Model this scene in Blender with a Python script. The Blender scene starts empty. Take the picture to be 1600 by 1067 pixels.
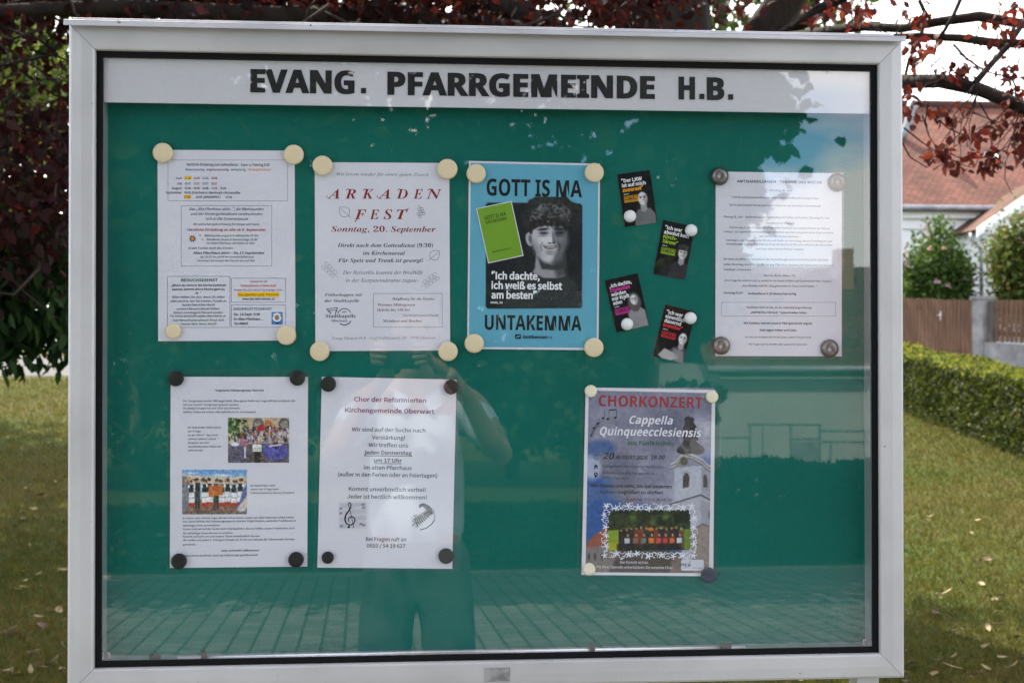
import bpy, bmesh, math, random
import numpy as np
from mathutils import Vector, Matrix
from mathutils.geometry import tessellate_polygon

random.seed(7)
RNG = np.random.default_rng(7)
scene = bpy.context.scene
col = scene.collection

# ------------------------------------------------------------------ camera
F_PX = 2100.0                                   # focal length in pixels of a 1600 px wide frame
CAM = Vector((-0.14805, -2.05089, 1.5))
YAW, PITCH, ROLL = math.radians(4.7936), math.radians(0.5333), math.radians(0.015)
cy_, sy_ = math.cos(YAW), math.sin(YAW)
FWD = Vector((sy_ * math.cos(PITCH), cy_ * math.cos(PITCH), math.sin(PITCH)))
_r = Vector((cy_, -sy_, 0.0))
_d = FWD.cross(_r)
RIGHT = _r * math.cos(ROLL) + _d * math.sin(ROLL)
DOWN = _d * math.cos(ROLL) - _r * math.sin(ROLL)
cam_data = bpy.data.cameras.new('camera')
cam_data.sensor_width = 36.0
cam_data.lens = F_PX / 1600 * 36.0
cam_data.clip_start = 0.01
cam_data.clip_end = 2000
cam_data.dof.use_dof = True
cam_data.dof.focus_distance = 2.09
cam_data.dof.aperture_fstop = 9.5
cam = bpy.data.objects.new('camera', cam_data)
col.objects.link(cam)
cam.matrix_world = Matrix((
    (RIGHT.x, -DOWN.x, -FWD.x, CAM.x),
    (RIGHT.y, -DOWN.y, -FWD.y, CAM.y),
    (RIGHT.z, -DOWN.z, -FWD.z, CAM.z),
    (0, 0, 0, 1)))
scene.camera = cam

# ------------------------------------------------------------------ world: sky with broken cloud, one soft sun behind the house
SUN_EL, SUN_AZ = math.radians(52), math.radians(-28)     # azimuth from +y towards +x
SUN_DIR = Vector((math.sin(SUN_AZ) * math.cos(SUN_EL), math.cos(SUN_AZ) * math.cos(SUN_EL), math.sin(SUN_EL)))
world = bpy.data.worlds.new('World')
scene.world = world
world.use_nodes = True
wn, wl = world.node_tree.nodes, world.node_tree.links
wn.clear()
w_out = wn.new('ShaderNodeOutputWorld')
w_bg = wn.new('ShaderNodeBackground')
w_bg.inputs['Strength'].default_value = 0.12
sky = wn.new('ShaderNodeTexSky')
sky.sky_type = 'NISHITA'
sky.sun_disc = False
sky.sun_elevation = SUN_EL
sky.sun_rotation = SUN_AZ
sky.air_density = 1.0
sky.dust_density = 0.2
sky.ozone_density = 2.5
tc = wn.new('ShaderNodeTexCoord')
mp = wn.new('ShaderNodeMapping')
mp.inputs['Scale'].default_value = (1, 1, 2.6)
mp.inputs['Location'].default_value = (4.84, 18.67, 2.44)
nz = wn.new('ShaderNodeTexNoise')
nz.inputs['Scale'].default_value = 3.4
nz.inputs['Detail'].default_value = 8
nz.inputs['Roughness'].default_value = 0.55
rmp = wn.new('ShaderNodeValToRGB')
rmp.color_ramp.elements[0].position = 0.45
rmp.color_ramp.elements[0].color = (0, 0, 0, 1)
rmp.color_ramp.elements[1].position = 0.57
rmp.color_ramp.elements[1].color = (1, 1, 1, 1)
mixc = wn.new('ShaderNodeMix')
mixc.data_type = 'RGBA'
mixc.inputs[7].default_value = (12.9, 12.2, 11.8, 1)      # cloud
wl.new(tc.outputs['Generated'], mp.inputs['Vector'])
wl.new(mp.outputs['Vector'], nz.inputs['Vector'])
wl.new(nz.outputs['Fac'], rmp.inputs['Fac'])
# the sky towards the veiled sun (beyond the house) is closed over with bright thin cloud
sepx = wn.new('ShaderNodeSeparateXYZ'); wl.new(tc.outputs['Generated'], sepx.inputs[0])
veil = wn.new('ShaderNodeMapRange'); veil.inputs['From Min'].default_value = 0.25; veil.inputs['From Max'].default_value = 0.75; veil.inputs['To Max'].default_value = 0.92
wl.new(sepx.outputs['Y'], veil.inputs['Value'])
mxm = wn.new('ShaderNodeMath'); mxm.operation = 'MAXIMUM'
wl.new(rmp.outputs['Color'], mxm.inputs[0]); wl.new(veil.outputs['Result'], mxm.inputs[1])
wl.new(mxm.outputs[0], mixc.inputs[0])
tint = wn.new('ShaderNodeMix'); tint.data_type = 'RGBA'; tint.blend_type = 'MULTIPLY'; tint.inputs[0].default_value = 1.0
tint.inputs[7].default_value = (0.98, 1.20, 1.42, 1)      # deep clear blue between the clouds
wl.new(sky.outputs['Color'], tint.inputs[6])
wl.new(tint.outputs[2], mixc.inputs[6])
wl.new(mixc.outputs[2], w_bg.inputs['Color'])
wl.new(w_bg.outputs['Background'], w_out.inputs['Surface'])

sun_data = bpy.data.lights.new('sun', 'SUN')
sun_data.energy = 5.0
sun_data.angle = math.radians(0.6)
sun_data.color = (1.0, 0.92, 0.78)
sun = bpy.data.objects.new('sun', sun_data)
col.objects.link(sun)
sun.rotation_euler = (-SUN_DIR).to_track_quat('-Z', 'Y').to_euler()

scene.view_settings.view_transform = 'Standard'
scene.view_settings.look = 'None'
scene.view_settings.exposure = 1.5
scene.view_settings.gamma = 1.0
scene.render.film_transparent = False
scene.cycles.max_bounces = 8
scene.cycles.transparent_max_bounces = 24
scene.cycles.use_denoising = True
scene.cycles.denoising_prefilter = 'NONE'
scene.cycles.use_adaptive_sampling = False
scene.cycles.sample_clamp_indirect = 6.0

# ------------------------------------------------------------------ measuring helpers
SLOPE = 0.06                                     # the lawn rises gently behind the notice case
def ground_z(x, y):
    yy = max(-34.0, min(27.0, y))
    return SLOPE * yy
def ray(u, v):
    return (RIGHT * ((u - 800) / F_PX) + DOWN * ((v - 533.5) / F_PX) + FWD)
def pt(u, v, Y):
    """the point seen in direction (u, v) on the upright plane y = Y"""
    r = ray(u, v)
    return CAM + r * ((Y - CAM.y) / r.y)
def gr(u, v):
    """the point of the lawn seen in direction (u, v)"""
    r = ray(u, v)
    t = (SLOPE * CAM.y - CAM.z) / (r.z - SLOPE * r.y)
    return CAM + r * t
def to_px(P):
    d = np.asarray(P, float) - np.array(CAM)
    z = d @ np.array(FWD)
    return 800 + F_PX * (d @ np.array(RIGHT)) / z, 533.5 + F_PX * (d @ np.array(DOWN)) / z
def mir(p):
    return Vector((p.x, -p.y, p.z))
def rp(u, v, D):
    """the point, D metres in front of the glass, that is mirrored in it at (u, v)"""
    return mir(pt(u, v, D))
def rg(u, v):
    r = ray(u, v)
    t = (-SLOPE * CAM.y - CAM.z) / (r.z + SLOPE * r.y)
    return mir(CAM + r * t)

# ------------------------------------------------------------------ object helpers
def lin(c):
    return tuple(((v / 12.92) if v <= 0.04045 else ((v + 0.055) / 1.055) ** 2.4) for v in c[:3])
def c8(r, g, b):
    return lin((r / 255, g / 255, b / 255))
def tag(o, label=None, cat=None, group=None, kind=None):
    if label: o['label'] = label
    if cat: o['category'] = cat
    if group: o['group'] = group
    if kind: o['kind'] = kind
    return o
def empty(name, loc, rot=(0, 0, 0)):
    o = bpy.data.objects.new(name, None)
    o.empty_display_size = 0.05
    col.objects.link(o)
    o.location = loc
    o.rotation_euler = rot
    return o
def link_mesh(name, me, mat=None, parent=None):
    if mat is not None:
        for m in (mat if isinstance(mat, (list, tuple)) else [mat]):
            me.materials.append(m)
    o = bpy.data.objects.new(name, me)
    col.objects.link(o)
    if parent is not None:
        o.parent = parent
    return o

class MB:
    """collects shapes and links them as one mesh"""
    def __init__(self):
        self.v, self.f, self.m, self.s = [], [], [], []
    def face(self, idx, mi=0, smooth=False):
        self.f.append(tuple(idx)); self.m.append(mi); self.s.append(smooth)
    def quad(self, a, b, c, d, mi=0):
        n = len(self.v); self.v += [tuple(a), tuple(b), tuple(c), tuple(d)]
        self.face((n, n + 1, n + 2, n + 3), mi)
    def box(self, lo, hi, mi=0):
        x0, y0, z0 = lo; x1, y1, z1 = hi
        n = len(self.v)
        self.v += [(x0, y0, z0), (x1, y0, z0), (x1, y1, z0), (x0, y1, z0), (x0, y0, z1), (x1, y0, z1), (x1, y1, z1), (x0, y1, z1)]
        for q in ((0, 3, 2, 1), (4, 5, 6, 7), (0, 1, 5, 4), (1, 2, 6, 5), (2, 3, 7, 6), (3, 0, 4, 7)):
            self.face([n + k for k in q], mi)
    def obox(self, c, ax, ay, az, mi=0):
        """box from its centre and three half-axis vectors"""
        c, ax, ay, az = Vector(c), Vector(ax), Vector(ay), Vector(az)
        n = len(self.v)
        for sz in (-1, 1):
            for sx, sy in ((-1, -1), (1, -1), (1, 1), (-1, 1)):
                self.v.append(tuple(c + ax * sx + ay * sy + az * sz))
        for q in ((0, 3, 2, 1), (4, 5, 6, 7), (0, 1, 5, 4), (1, 2, 6, 5), (2, 3, 7, 6), (3, 0, 4, 7)):
            self.face([n + k for k in q], mi)
    def tube(self, pts, rad, seg=8, mi=0, cap=True):
        pts = [Vector(p) for p in pts]
        if not isinstance(rad, (list, tuple)): rad = [rad] * len(pts)
        n0 = len(self.v)
        up = Vector((0.13, 0.31, 0.94)).normalized()
        prev = None
        for i, p in enumerate(pts):
            t = (pts[min(i + 1, len(pts) - 1)] - pts[max(i - 1, 0)])
            t = t.normalized() if t.length > 1e-9 else Vector((0, 0, 1))
            a = prev - t * prev.dot(t) if prev is not None else up.cross(t)
            if a.length < 1e-4: a = Vector((1, 0, 0)).cross(t)
            a.normalize(); prev = a
            b = t.cross(a)
            for k in range(seg):
                th = 2 * math.pi * k / seg
                self.v.append(tuple(p + (a * math.cos(th) + b * math.sin(th)) * rad[i]))
        for i in range(len(pts) - 1):
            for k in range(seg):
                k2 = (k + 1) % seg
                self.face((n0 + i * seg + k, n0 + i * seg + k2, n0 + (i + 1) * seg + k2, n0 + (i + 1) * seg + k), mi, True)
        if cap:
            self.face([n0 + k for k in range(seg)][::-1], mi)
            self.face([n0 + (len(pts) - 1) * seg + k for k in range(seg)], mi)
    def lathe(self, prof, seg=24, mi=0, smooth=True, axis='z', org=(0, 0, 0)):
        n0 = len(self.v)
        for r, h in prof:
            for k in range(seg):
                th = 2 * math.pi * k / seg
                p = (r * math.cos(th), r * math.sin(th), h)
                if axis == 'y': p = (p[0], -p[2], p[1])
                self.v.append((p[0] + org[0], p[1] + org[1], p[2] + org[2]))
        for i in range(len(prof) - 1):
            for k in range(seg):
                k2 = (k + 1) % seg
                self.face((n0 + i * seg + k, n0 + i * seg + k2, n0 + (i + 1) * seg + k2, n0 + (i + 1) * seg + k), mi, smooth)
        self.face([n0 + k for k in range(seg)][::-1], mi)
        self.face([n0 + (len(prof) - 1) * seg + k for k in range(seg)], mi)
    def build(self, name, mat, parent=None):
        me = bpy.data.meshes.new(name)
        me.from_pydata(self.v, [], self.f)
        me.polygons.foreach_set('material_index', self.m)
        me.polygons.foreach_set('use_smooth', self.s)
        me.update()
        return link_mesh(name, me, mat, parent)

# ------------------------------------------------------------------ materials
def new_mat(name, color=(0.5, 0.5, 0.5), rough=0.5, metal=0.0, spec=0.5):
    m = bpy.data.materials.new(name)
    m.use_nodes = True
    b = m.node_tree.nodes['Principled BSDF']
    b.inputs['Base Color'].default_value = (*color, 1)
    b.inputs['Roughness'].default_value = rough
    b.inputs['Metallic'].default_value = metal
    b.inputs['Specular IOR Level'].default_value = spec
    return m
def noisy(m, c1, c2, scale=8.0, detail=6, lo=0.35, hi=0.65, bump=0.0, coord='Object', stretch=(1, 1, 1), bscale=None, rough=None):
    """mottle the base colour between c1 and c2 (wear, dirt, grain) and roughen the surface"""
    n, l = m.node_tree.nodes, m.node_tree.links
    b = n['Principled BSDF']
    t = n.new('ShaderNodeTexCoord'); mp = n.new('ShaderNodeMapping'); mp.inputs['Scale'].default_value = stretch
    l.new(t.outputs[coord], mp.inputs['Vector'])
    z = n.new('ShaderNodeTexNoise'); z.inputs['Scale'].default_value = scale; z.inputs['Detail'].default_value = detail
    l.new(mp.outputs['Vector'], z.inputs['Vector'])
    r = n.new('ShaderNodeValToRGB')
    r.color_ramp.elements[0].position = lo; r.color_ramp.elements[0].color = (*c1, 1)
    r.color_ramp.elements[1].position = hi; r.color_ramp.elements[1].color = (*c2, 1)
    l.new(z.outputs['Fac'], r.inputs['Fac']); l.new(r.outputs['Color'], b.inputs['Base Color'])
    if bump:
        z2 = n.new('ShaderNodeTexNoise'); z2.inputs['Scale'].default_value = bscale or scale * 3; z2.inputs['Detail'].default_value = 4
        l.new(mp.outputs['Vector'], z2.inputs['Vector'])
        bp = n.new('ShaderNodeBump'); bp.inputs['Strength'].default_value = bump; bp.inputs['Distance'].default_value = 0.02
        l.new(z2.outputs['Fac'], bp.inputs['Height']); l.new(bp.outputs['Normal'], b.inputs['Normal'])
    return m
def attr_mat(name, rough=0.6, spec=0.4, translucent=0.0, trans_gain=1.0, attr='Col'):
    """colour from a mesh attribute (printed ink, single leaves)"""
    m = new_mat(name, rough=rough, spec=spec)
    n, l = m.node_tree.nodes, m.node_tree.links
    a = n.new('ShaderNodeAttribute'); a.attribute_name = attr
    b = n['Principled BSDF']
    l.new(a.outputs['Color'], b.inputs['Base Color'])
    if translucent:
        out = n['Material Output']
        tr = n.new('ShaderNodeBsdfTranslucent')
        g = n.new('ShaderNodeMix'); g.data_type = 'RGBA'; g.blend_type = 'MULTIPLY'; g.inputs[0].default_value = 1
        g.inputs[7].default_value = (trans_gain, trans_gain, trans_gain, 1) if not isinstance(trans_gain, tuple) else (*trans_gain, 1)
        l.new(a.outputs['Color'], g.inputs[6]); l.new(g.outputs[2], tr.inputs['Color'])
        mx = n.new('ShaderNodeMixShader'); mx.inputs[0].default_value = translucent
        l.new(b.outputs[0], mx.inputs[1]); l.new(tr.outputs[0], mx.inputs[2]); l.new(mx.outputs[0], out.inputs['Surface'])
    return m
def film_mat(name, haze=0.02, gain=1.0, rough=0.0, ior=1.5, tint=(1, 1, 1), bump=0.0, bscale=20):
    """clear sheet: lets everything through and mirrors by Fresnel"""
    m = bpy.data.materials.new(name); m.use_nodes = True
    n, l = m.node_tree.nodes, m.node_tree.links
    n.clear()
    out = n.new('ShaderNodeOutputMaterial')
    tr = n.new('ShaderNodeBsdfTransparent'); tr.inputs[0].default_value = (*tint, 1)
    gl = n.new('ShaderNodeBsdfGlossy'); gl.inputs['Roughness'].default_value = rough
    df = n.new('ShaderNodeBsdfDiffuse'); df.inputs[0].default_value = (0.7, 0.72, 0.75, 1)
    # Schlick's Fresnel, the same from either side of the sheet
    ge = n.new('ShaderNodeNewGeometry'); dt = n.new('ShaderNodeVectorMath'); dt.operation = 'DOT_PRODUCT'
    l.new(ge.outputs['Incoming'], dt.inputs[0]); l.new(ge.outputs['Normal'], dt.inputs[1])
    ab = n.new('ShaderNodeMath'); ab.operation = 'ABSOLUTE'; l.new(dt.outputs['Value'], ab.inputs[0])
    om = n.new('ShaderNodeMath'); om.operation = 'SUBTRACT'; om.inputs[0].default_value = 1; om.use_clamp = True; l.new(ab.outputs[0], om.inputs[1])
    pw = n.new('ShaderNodeMath'); pw.operation = 'POWER'; pw.inputs[1].default_value = 5; l.new(om.outputs[0], pw.inputs[0])
    f0 = ((ior - 1) / (ior + 1)) ** 2 * gain
    mu = n.new('ShaderNodeMath'); mu.operation = 'MULTIPLY_ADD'; mu.inputs[1].default_value = 1 - f0; mu.inputs[2].default_value = f0; mu.use_clamp = True
    l.new(pw.outputs[0], mu.inputs[0])
    m1 = n.new('ShaderNodeMixShader'); m1.inputs[0].default_value = haze
    m2 = n.new('ShaderNodeMixShader')
    l.new(mu.outputs[0], m2.inputs[0])
    l.new(tr.outputs[0], m1.inputs[1]); l.new(df.outputs[0], m1.inputs[2])
    l.new(m1.outputs[0], m2.inputs[1]); l.new(gl.outputs[0], m2.inputs[2])
    if bump:
        t = n.new('ShaderNodeTexCoord'); z = n.new('ShaderNodeTexNoise'); z.inputs['Scale'].default_value = bscale; z.inputs['Detail'].default_value = 2
        bp = n.new('ShaderNodeBump'); bp.inputs['Strength'].default_value = bump; bp.inputs['Distance'].default_value = 0.01
        l.new(t.outputs['Object'], z.inputs['Vector']); l.new(z.outputs['Fac'], bp.inputs['Height'])
        l.new(bp.outputs['Normal'], gl.inputs['Normal'])
    l.new(m2.outputs[0], out.inputs['Surface'])
    return m

M = {}
M['alu'] = noisy(new_mat('anodised aluminium', rough=0.42, metal=0.25), (0.39, 0.38, 0.37), (0.47, 0.46, 0.45), 7, 9, 0.3, 0.6, bump=0.03, bscale=160, stretch=(1, 1, 1))
M['alu_cap'] = noisy(new_mat('weathered aluminium strip', rough=0.45, metal=0.3), (0.42, 0.41, 0.43), (0.56, 0.55, 0.57), 9, 8, 0.3, 0.7, stretch=(1, 3, 3))
M['alu_bright'] = new_mat('bright aluminium', (0.62, 0.61, 0.62), 0.3, 0.7)
def specks(m, c, scale, cut):
    """small dirt specks over an existing colour"""
    n, l = m.node_tree.nodes, m.node_tree.links; b = n['Principled BSDF']
    src = b.inputs['Base Color'].links[0].from_socket
    t = n.new('ShaderNodeTexCoord'); z = n.new('ShaderNodeTexNoise'); z.inputs['Scale'].default_value = scale; z.inputs['Detail'].default_value = 3
    l.new(t.outputs['Object'], z.inputs['Vector'])
    r = n.new('ShaderNodeValToRGB'); r.color_ramp.elements[0].position = cut; r.color_ramp.elements[0].color = (0, 0, 0, 1); r.color_ramp.elements[1].position = cut + .04
    l.new(z.outputs['Fac'], r.inputs['Fac'])
    x = n.new('ShaderNodeMix'); x.data_type = 'RGBA'; x.inputs[7].default_value = (*c, 1)
    l.new(r.outputs['Color'], x.inputs[0]); l.new(src, x.inputs[6]); l.new(x.outputs[2], b.inputs['Base Color'])
specks(M['alu'], (.22, .20, .18), 75, .73); specks(M['alu_cap'], (.10, .09, .08), 60, .69)
M['joint'] = new_mat('mitre joint gap', (0.05, 0.05, 0.05), 0.8)
M['rubber'] = new_mat('black rubber seal', (0.006, 0.006, 0.006), 0.7, spec=0.1)
M['green'] = noisy(new_mat('green enamel board', rough=0.6, spec=0.12), (0.0006, 0.098, 0.073), (0.0012, 0.122, 0.093), 3.5, 9, 0.3, 0.7, bump=.03, bscale=220)
M['header'] = noisy(new_mat('white header strip', rough=0.35), (0.49, 0.49, 0.50), (0.54, 0.54, 0.55), 4, 4, 0.3, 0.7)
M['letter'] = new_mat('black plastic lettering', (0.009, 0.009, 0.010), 0.5, spec=0.3)
M['glass'] = film_mat('case glass', haze=0.003, gain=2.5, ior=1.5)
M['laminate'] = film_mat('laminating film', haze=0.014, gain=1.0, rough=0.05, bump=0.06, bscale=14)
M['paper'] = noisy(new_mat('white printer paper', rough=0.8, spec=0.2), (0.63, 0.63, 0.675), (0.67, 0.67, 0.715), 6, 3, 0.3, 0.7)
M['ink'] = attr_mat('printed ink', 0.75, 0.08)
M['cream'] = noisy(new_mat('cream magnet plastic', rough=0.4), (0.66, 0.54, 0.33), (0.71, 0.59, 0.38), 30, 4, 0.3, 0.7)
M['cream_pale'] = noisy(new_mat('pale cream magnet plastic', rough=0.4), (0.72, 0.66, 0.48), (0.78, 0.71, 0.53), 30, 4, 0.3, 0.7)
M['mblack'] = new_mat('black magnet plastic', (0.011, 0.010, 0.010), 0.5, spec=0.3)
M['mwhite'] = new_mat('white magnet plastic', (0.78, 0.78, 0.76), 0.28)
M['mblue'] = new_mat('dark blue magnet plastic', (0.012, 0.018, 0.045), 0.35)
M['msilver'] = new_mat('brushed steel magnet', (0.17, 0.16, 0.15), 0.3, 0.85)
M['sticker'] = noisy(new_mat('faded grey sticker', rough=0.6), (0.13, 0.125, 0.12), (0.29, 0.28, 0.27), 90, 4, 0.35, 0.65)
M['clip'] = new_mat('black plastic clip', (0.02, 0.02, 0.02), 0.5)
M['bolt'] = new_mat('galvanised bolt', (0.25, 0.25, 0.25), 0.4, 0.8)

# ------------------------------------------------------------------ the notice case
Z0 = CAM.z - 0.00673                             # centre of the opening
W2, H2 = 0.6, 0.46015                            # half opening
FW = 0.0385                                      # face width of the frame
YB = 0.038                                       # front of the green board
case = empty('notice_case', (0, 0.03, 0))
tag(case, 'silver framed glass notice case with green board and black lettered white header on two posts', 'notice case')
def cpart(mb, name, mat):
    mb.v = [(x, y - 0.03, z) for x, y, z in mb.v]
    return mb.build(name, mat, case)

prof = [(0, .012), (0, -.003), (.0012, -.0058), (.0035, -.0070), (.020, -.0078), (FW - .004, -.0070), (FW - .001, -.0055), (FW, -.003), (FW, .07), (.004, .07), (.004, .012)]
def frame_member(side):
    mb = MB(); g = 0.0004
    for end in (-1, 1):
        for o, y in prof:
            if side in ('t', 'b'):
                z = (Z0 + H2 + o) if side == 't' else (Z0 - H2 - o)
                mb.v.append((end * (W2 + o - g), y, z))
            else:
                x = (W2 + o) if side == 'r' else -(W2 + o)
                mb.v.append((x, y, Z0 + end * (H2 + o - g)))
    n = len(prof)
    for k in range(n):
        k2 = (k + 1) % n
        mb.face((k, k2, n + k2, n + k))
    mb.face(range(n)); mb.face(range(n, 2 * n))
    return mb
for s in 'tblr':
    o = cpart(frame_member(s), 'frame_member', M['alu'])
    bm = bmesh.new(); bm.from_mesh(o.data); bmesh.ops.recalc_face_normals(bm, faces=bm.faces); bm.to_mesh(o.data); bm.free()
# dark filler seen in the mitre gaps
for sx in (-1, 1):
    for sz in (-1, 1):
        a = Vector((sx * (W2 + .0005), 0, Z0 + sz * (H2 + .0005))); b = Vector((sx * (W2 + FW - .002), 0, Z0 + sz * (H2 + FW - .002)))
        c = (a + b) / 2; c.y = .03
        d = (b - a) / 2; nrm = Vector((-d.z, 0, d.x)).normalized()
        mb = MB(); mb.obox(c, d, Vector((0, .0355, 0)), nrm * .0007); cpart(mb, 'mitre_seam', M['joint'])
# corner cap peeping out at the bottom right
mb = MB(); mb.tube([(W2 + FW - .005, .0, Z0 - H2 - FW + .005), (W2 + FW - .005, .06, Z0 - H2 - FW + .005)], .0068, 12); cpart(mb, 'corner_cap', M['rubber'])

def ring(mb, o0, o1, y0, y1):
    """flat rectangular ring, o0/o1 inset from the opening"""
    xa, za, xb, zb = W2 - o0, H2 - o0, W2 - o1, H2 - o1
    mb.box((-xa, y0, Z0 + zb), (xa, y1, Z0 + za)); mb.box((-xa, y0, Z0 - za), (xa, y1, Z0 - zb))
    mb.box((-xa, y0, Z0 - zb), (-xb, y1, Z0 + zb)); mb.box((xb, y0, Z0 - zb), (xa, y1, Z0 + zb))
mb = MB(); ring(mb, .0003, .0092, .0018, .0058); cpart(mb, 'rubber_seal', M['rubber'])
mb = MB(); ring(mb, .0005, .0094, .0075, YB); cpart(mb, 'inner_lining', M['alu_bright'])
# slim inner rail that carries the pane along the bottom and the sides
mb = MB()
for x0, x1 in ((-W2 + .12, W2 - .21),):
    mb.tube([(x0, .013, Z0 - H2 + .0105), (x1, .013, Z0 - H2 + .0105)], .0032, 10)
cpart(mb, 'inner_rail', M['alu_bright'])
mb = MB(); mb.box((-W2 + .0005, YB, Z0 - H2 + .0005), (W2 - .0005, YB + .018, Z0 + H2 - .0005)); cpart(mb, 'green_board', M['green'])
mb = MB(); mb.box((-W2 - FW + .006, .0702, Z0 - H2 - FW + .006), (W2 + FW - .006, .073, Z0 + H2 + FW - .006)); cpart(mb, 'back_panel', M['alu'])
mb = MB(); e = .0088
mb.quad((-W2 + e, .0065, Z0 - H2 + e), (W2 - e, .0065, Z0 - H2 + e), (W2 - e, .0065, Z0 + H2 - e), (-W2 + e, .0065, Z0 + H2 - e))
cpart(mb, 'glass_pane', M['glass'])
# header strip and its lettering
hz = (pt(159, 160, .009).z + pt(1361, 178, .009).z) / 2
mb = MB(); mb.box((-W2 + .0099, .0092, hz), (W2 - .0099, .0122, Z0 + H2 - .0075)); header = cpart(mb, 'header_panel', M['header'])
# drip cap
zt = Z0 + H2 + .0322
mb = MB()
xl, xr = pt(99, 37, -.022).x, pt(1416, 68, -.022).x
mb.box((xl, -.022, zt), (xr, -.0195, zt + .0068)); mb.box((xl, -.022, zt + .0068), (xr, .085, zt + .0085))
mb.box((xl + .012, -.0175, zt + .0085), (xr - .018, .08, zt + .0125))
o = cpart(mb, 'drip_cap', M['alu_cap'])
bv = o.modifiers.new('edge', 'BEVEL'); bv.width = .0012; bv.segments = 2
# posts
for sx in (-1, 1):
    mb = MB(); x = pt(1354.5, 1060, .018).x * sx if sx > 0 else -pt(1354.5, 1060, .018).x
    mb.box((x - .018, .012, -.05), (x + .018, .052, Z0 - H2 - FW - .0005)); mb.box((x - .03, .0, -.05), (x + .03, .064, .012))
    o = cpart(mb, 'post', M['alu']); bv = o.modifiers.new('edge', 'BEVEL'); bv.width = .002; bv.segments = 2
# small fittings along the bottom of the pane
for u, v, w, h in ((242, 1029, .016, .014), (318, 1026, .008, .013), (926, 1017, .0075, .017), (1135, 1012, .016, .014)):
    p = pt(u, v, .0085); mb = MB(); mb.box((p.x - w / 2, .0078, p.z - h / 2), (p.x + w / 2, .0115, p.z + h / 2))
    if w < .01: mb.box((p.x - w / 2, .0078, p.z + h / 2), (p.x - w / 2 + w * .55 + .003, .0112, p.z + h / 2 + .004))
    cpart(mb, 'pane_clip', M['clip'])
for u, v in ((165, 1025), (1355, 1004)):
    p = pt(u, v, .014); mb = MB(); mb.lathe([(.0078, 0), (.0078, .003), (.0068, .0045), (.0035, .0048), (.0032, .003)], 14, axis='y', org=(p.x, .018, p.z)); cpart(mb, 'corner_bolt', M['bolt'])
pa, pb = pt(757, 1043, -.0078), pt(797, 1064, -.0078)
mb = MB(); mb.box((pa.x, -.0084, pb.z), (pb.x, -.0079, pa.z)); cpart(mb, 'sticker', M['sticker'])

# ------------------------------------------------------------------ print shop: lettering, line art and painted pictures
FONTS = {}
FDIR = bpy.utils.system_resource('DATAFILES') + '/fonts/'
for key, fn in (('inter', 'Inter.woff2'), ('math', 'NotoSansMath-Regular.woff2'), ('cjk', 'Noto Sans CJK Regular.woff2'), ('emoji', 'NotoEmoji-VariableFont_wght.woff2')):
    try:
        FONTS[key] = bpy.data.fonts.load(FDIR + fn, check_existing=True)
    except Exception:
        FONTS[key] = None
STYLE = {'in': ('cjk', None, .004), 'inb': ('cjk', None, .0095), 'cjk': ('cjk', None, .003), 'cjkb': ('cjk', None, .0095), 'cjks': ('cjk', None, .007),
         'sb': ('math', 0x1d5d4, 0), 'sbi': ('math', 0x1d63c, 0), 'mbi': ('math', 0x1d468, 0), 'mi': ('math', 0x1d434, 0), 'mb': ('math', 0x1d400, 0), 'emoji': ('emoji', None, 0)}
def styled(s, base):
    if base is None: return s
    r = ''
    for ch in s:
        if 'A' <= ch <= 'Z': r += chr(base + ord(ch) - 65)
        elif 'a' <= ch <= 'z':
            cp = base + 26 + ord(ch) - 97
            r += chr(0x210e) if cp == 0x1d455 else chr(cp)
        elif '0' <= ch <= '9' and base == 0x1d5d4: r += chr(0x1d7ec + ord(ch) - 48)
        elif '0' <= ch <= '9' and base in (0x1d400, 0x1d468): r += chr(0x1d7ce + ord(ch) - 48)
        else: r += ch
    return r
UML = {'ä': 'a', 'ö': 'o', 'ü': 'u', 'Ä': 'A', 'Ö': 'O', 'Ü': 'U'}
def text_tris(s, style, shear=0.0, bold=0.0, spacing=1.0, res=3):
    fk, base, off = STYLE[style]
    cu = bpy.data.curves.new('t', 'FONT')
    if FONTS.get(fk): cu.font = FONTS[fk]
    dots = []
    if base is not None and FONTS.get(fk):
        dots = [i for i, ch in enumerate(s) if ch in UML]
        s2 = ''.join(UML.get(ch, 'ß' if ch == 'ß' else ch) for ch in s)
        cu.body = styled(s2, base)
    else:
        cu.body = s
    cu.offset = off + bold
    cu.shear = shear
    cu.space_character = spacing
    cu.resolution_u = res
    ob = bpy.data.objects.new('t', cu)
    me = bpy.data.meshes.new_from_object(ob)
    n = len(me.vertices)
    co = np.zeros(n * 3, dtype=np.float64); me.vertices.foreach_get('co', co); co = co.reshape(-1, 3)[:, :2]
    polys = [tuple(p.vertices) for p in me.polygons]
    bpy.data.meshes.remove(me); bpy.data.objects.remove(ob); bpy.data.curves.remove(cu)
    if dots:                                      # put the umlaut dots on by hand
        extra, ex = [], []
        for i in dots:
            pre = text_tris(styled_plain(s[:i]), style, shear, bold, spacing)[0] if i else np.zeros((0, 2))
            with_ = text_tris(styled_plain(s[:i + 1]), style, shear, bold, spacing)[0]
            xa = pre[:, 0].max() if len(pre) else 0.0
            new = with_[with_[:, 0] > xa + 1e-3]
            x0, x1, y1 = new[:, 0].min(), new[:, 0].max(), new[:, 1].max()
            for fx in (.32, .72):
                cx, r_ = x0 + (x1 - x0) * fx, .045
                k = len(co) + len(extra)
                extra += [(cx + r_ * math.cos(a * math.pi / 4), y1 + .09 + r_ * math.sin(a * math.pi / 4)) for a in range(8)]
                ex.append(tuple(range(k, k + 8)))
        co = np.vstack([co, np.array(extra)]); polys += ex
    return co, polys
def styled_plain(s):
    return ''.join(UML.get(ch, ch) for ch in s)
_cap = {}
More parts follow.
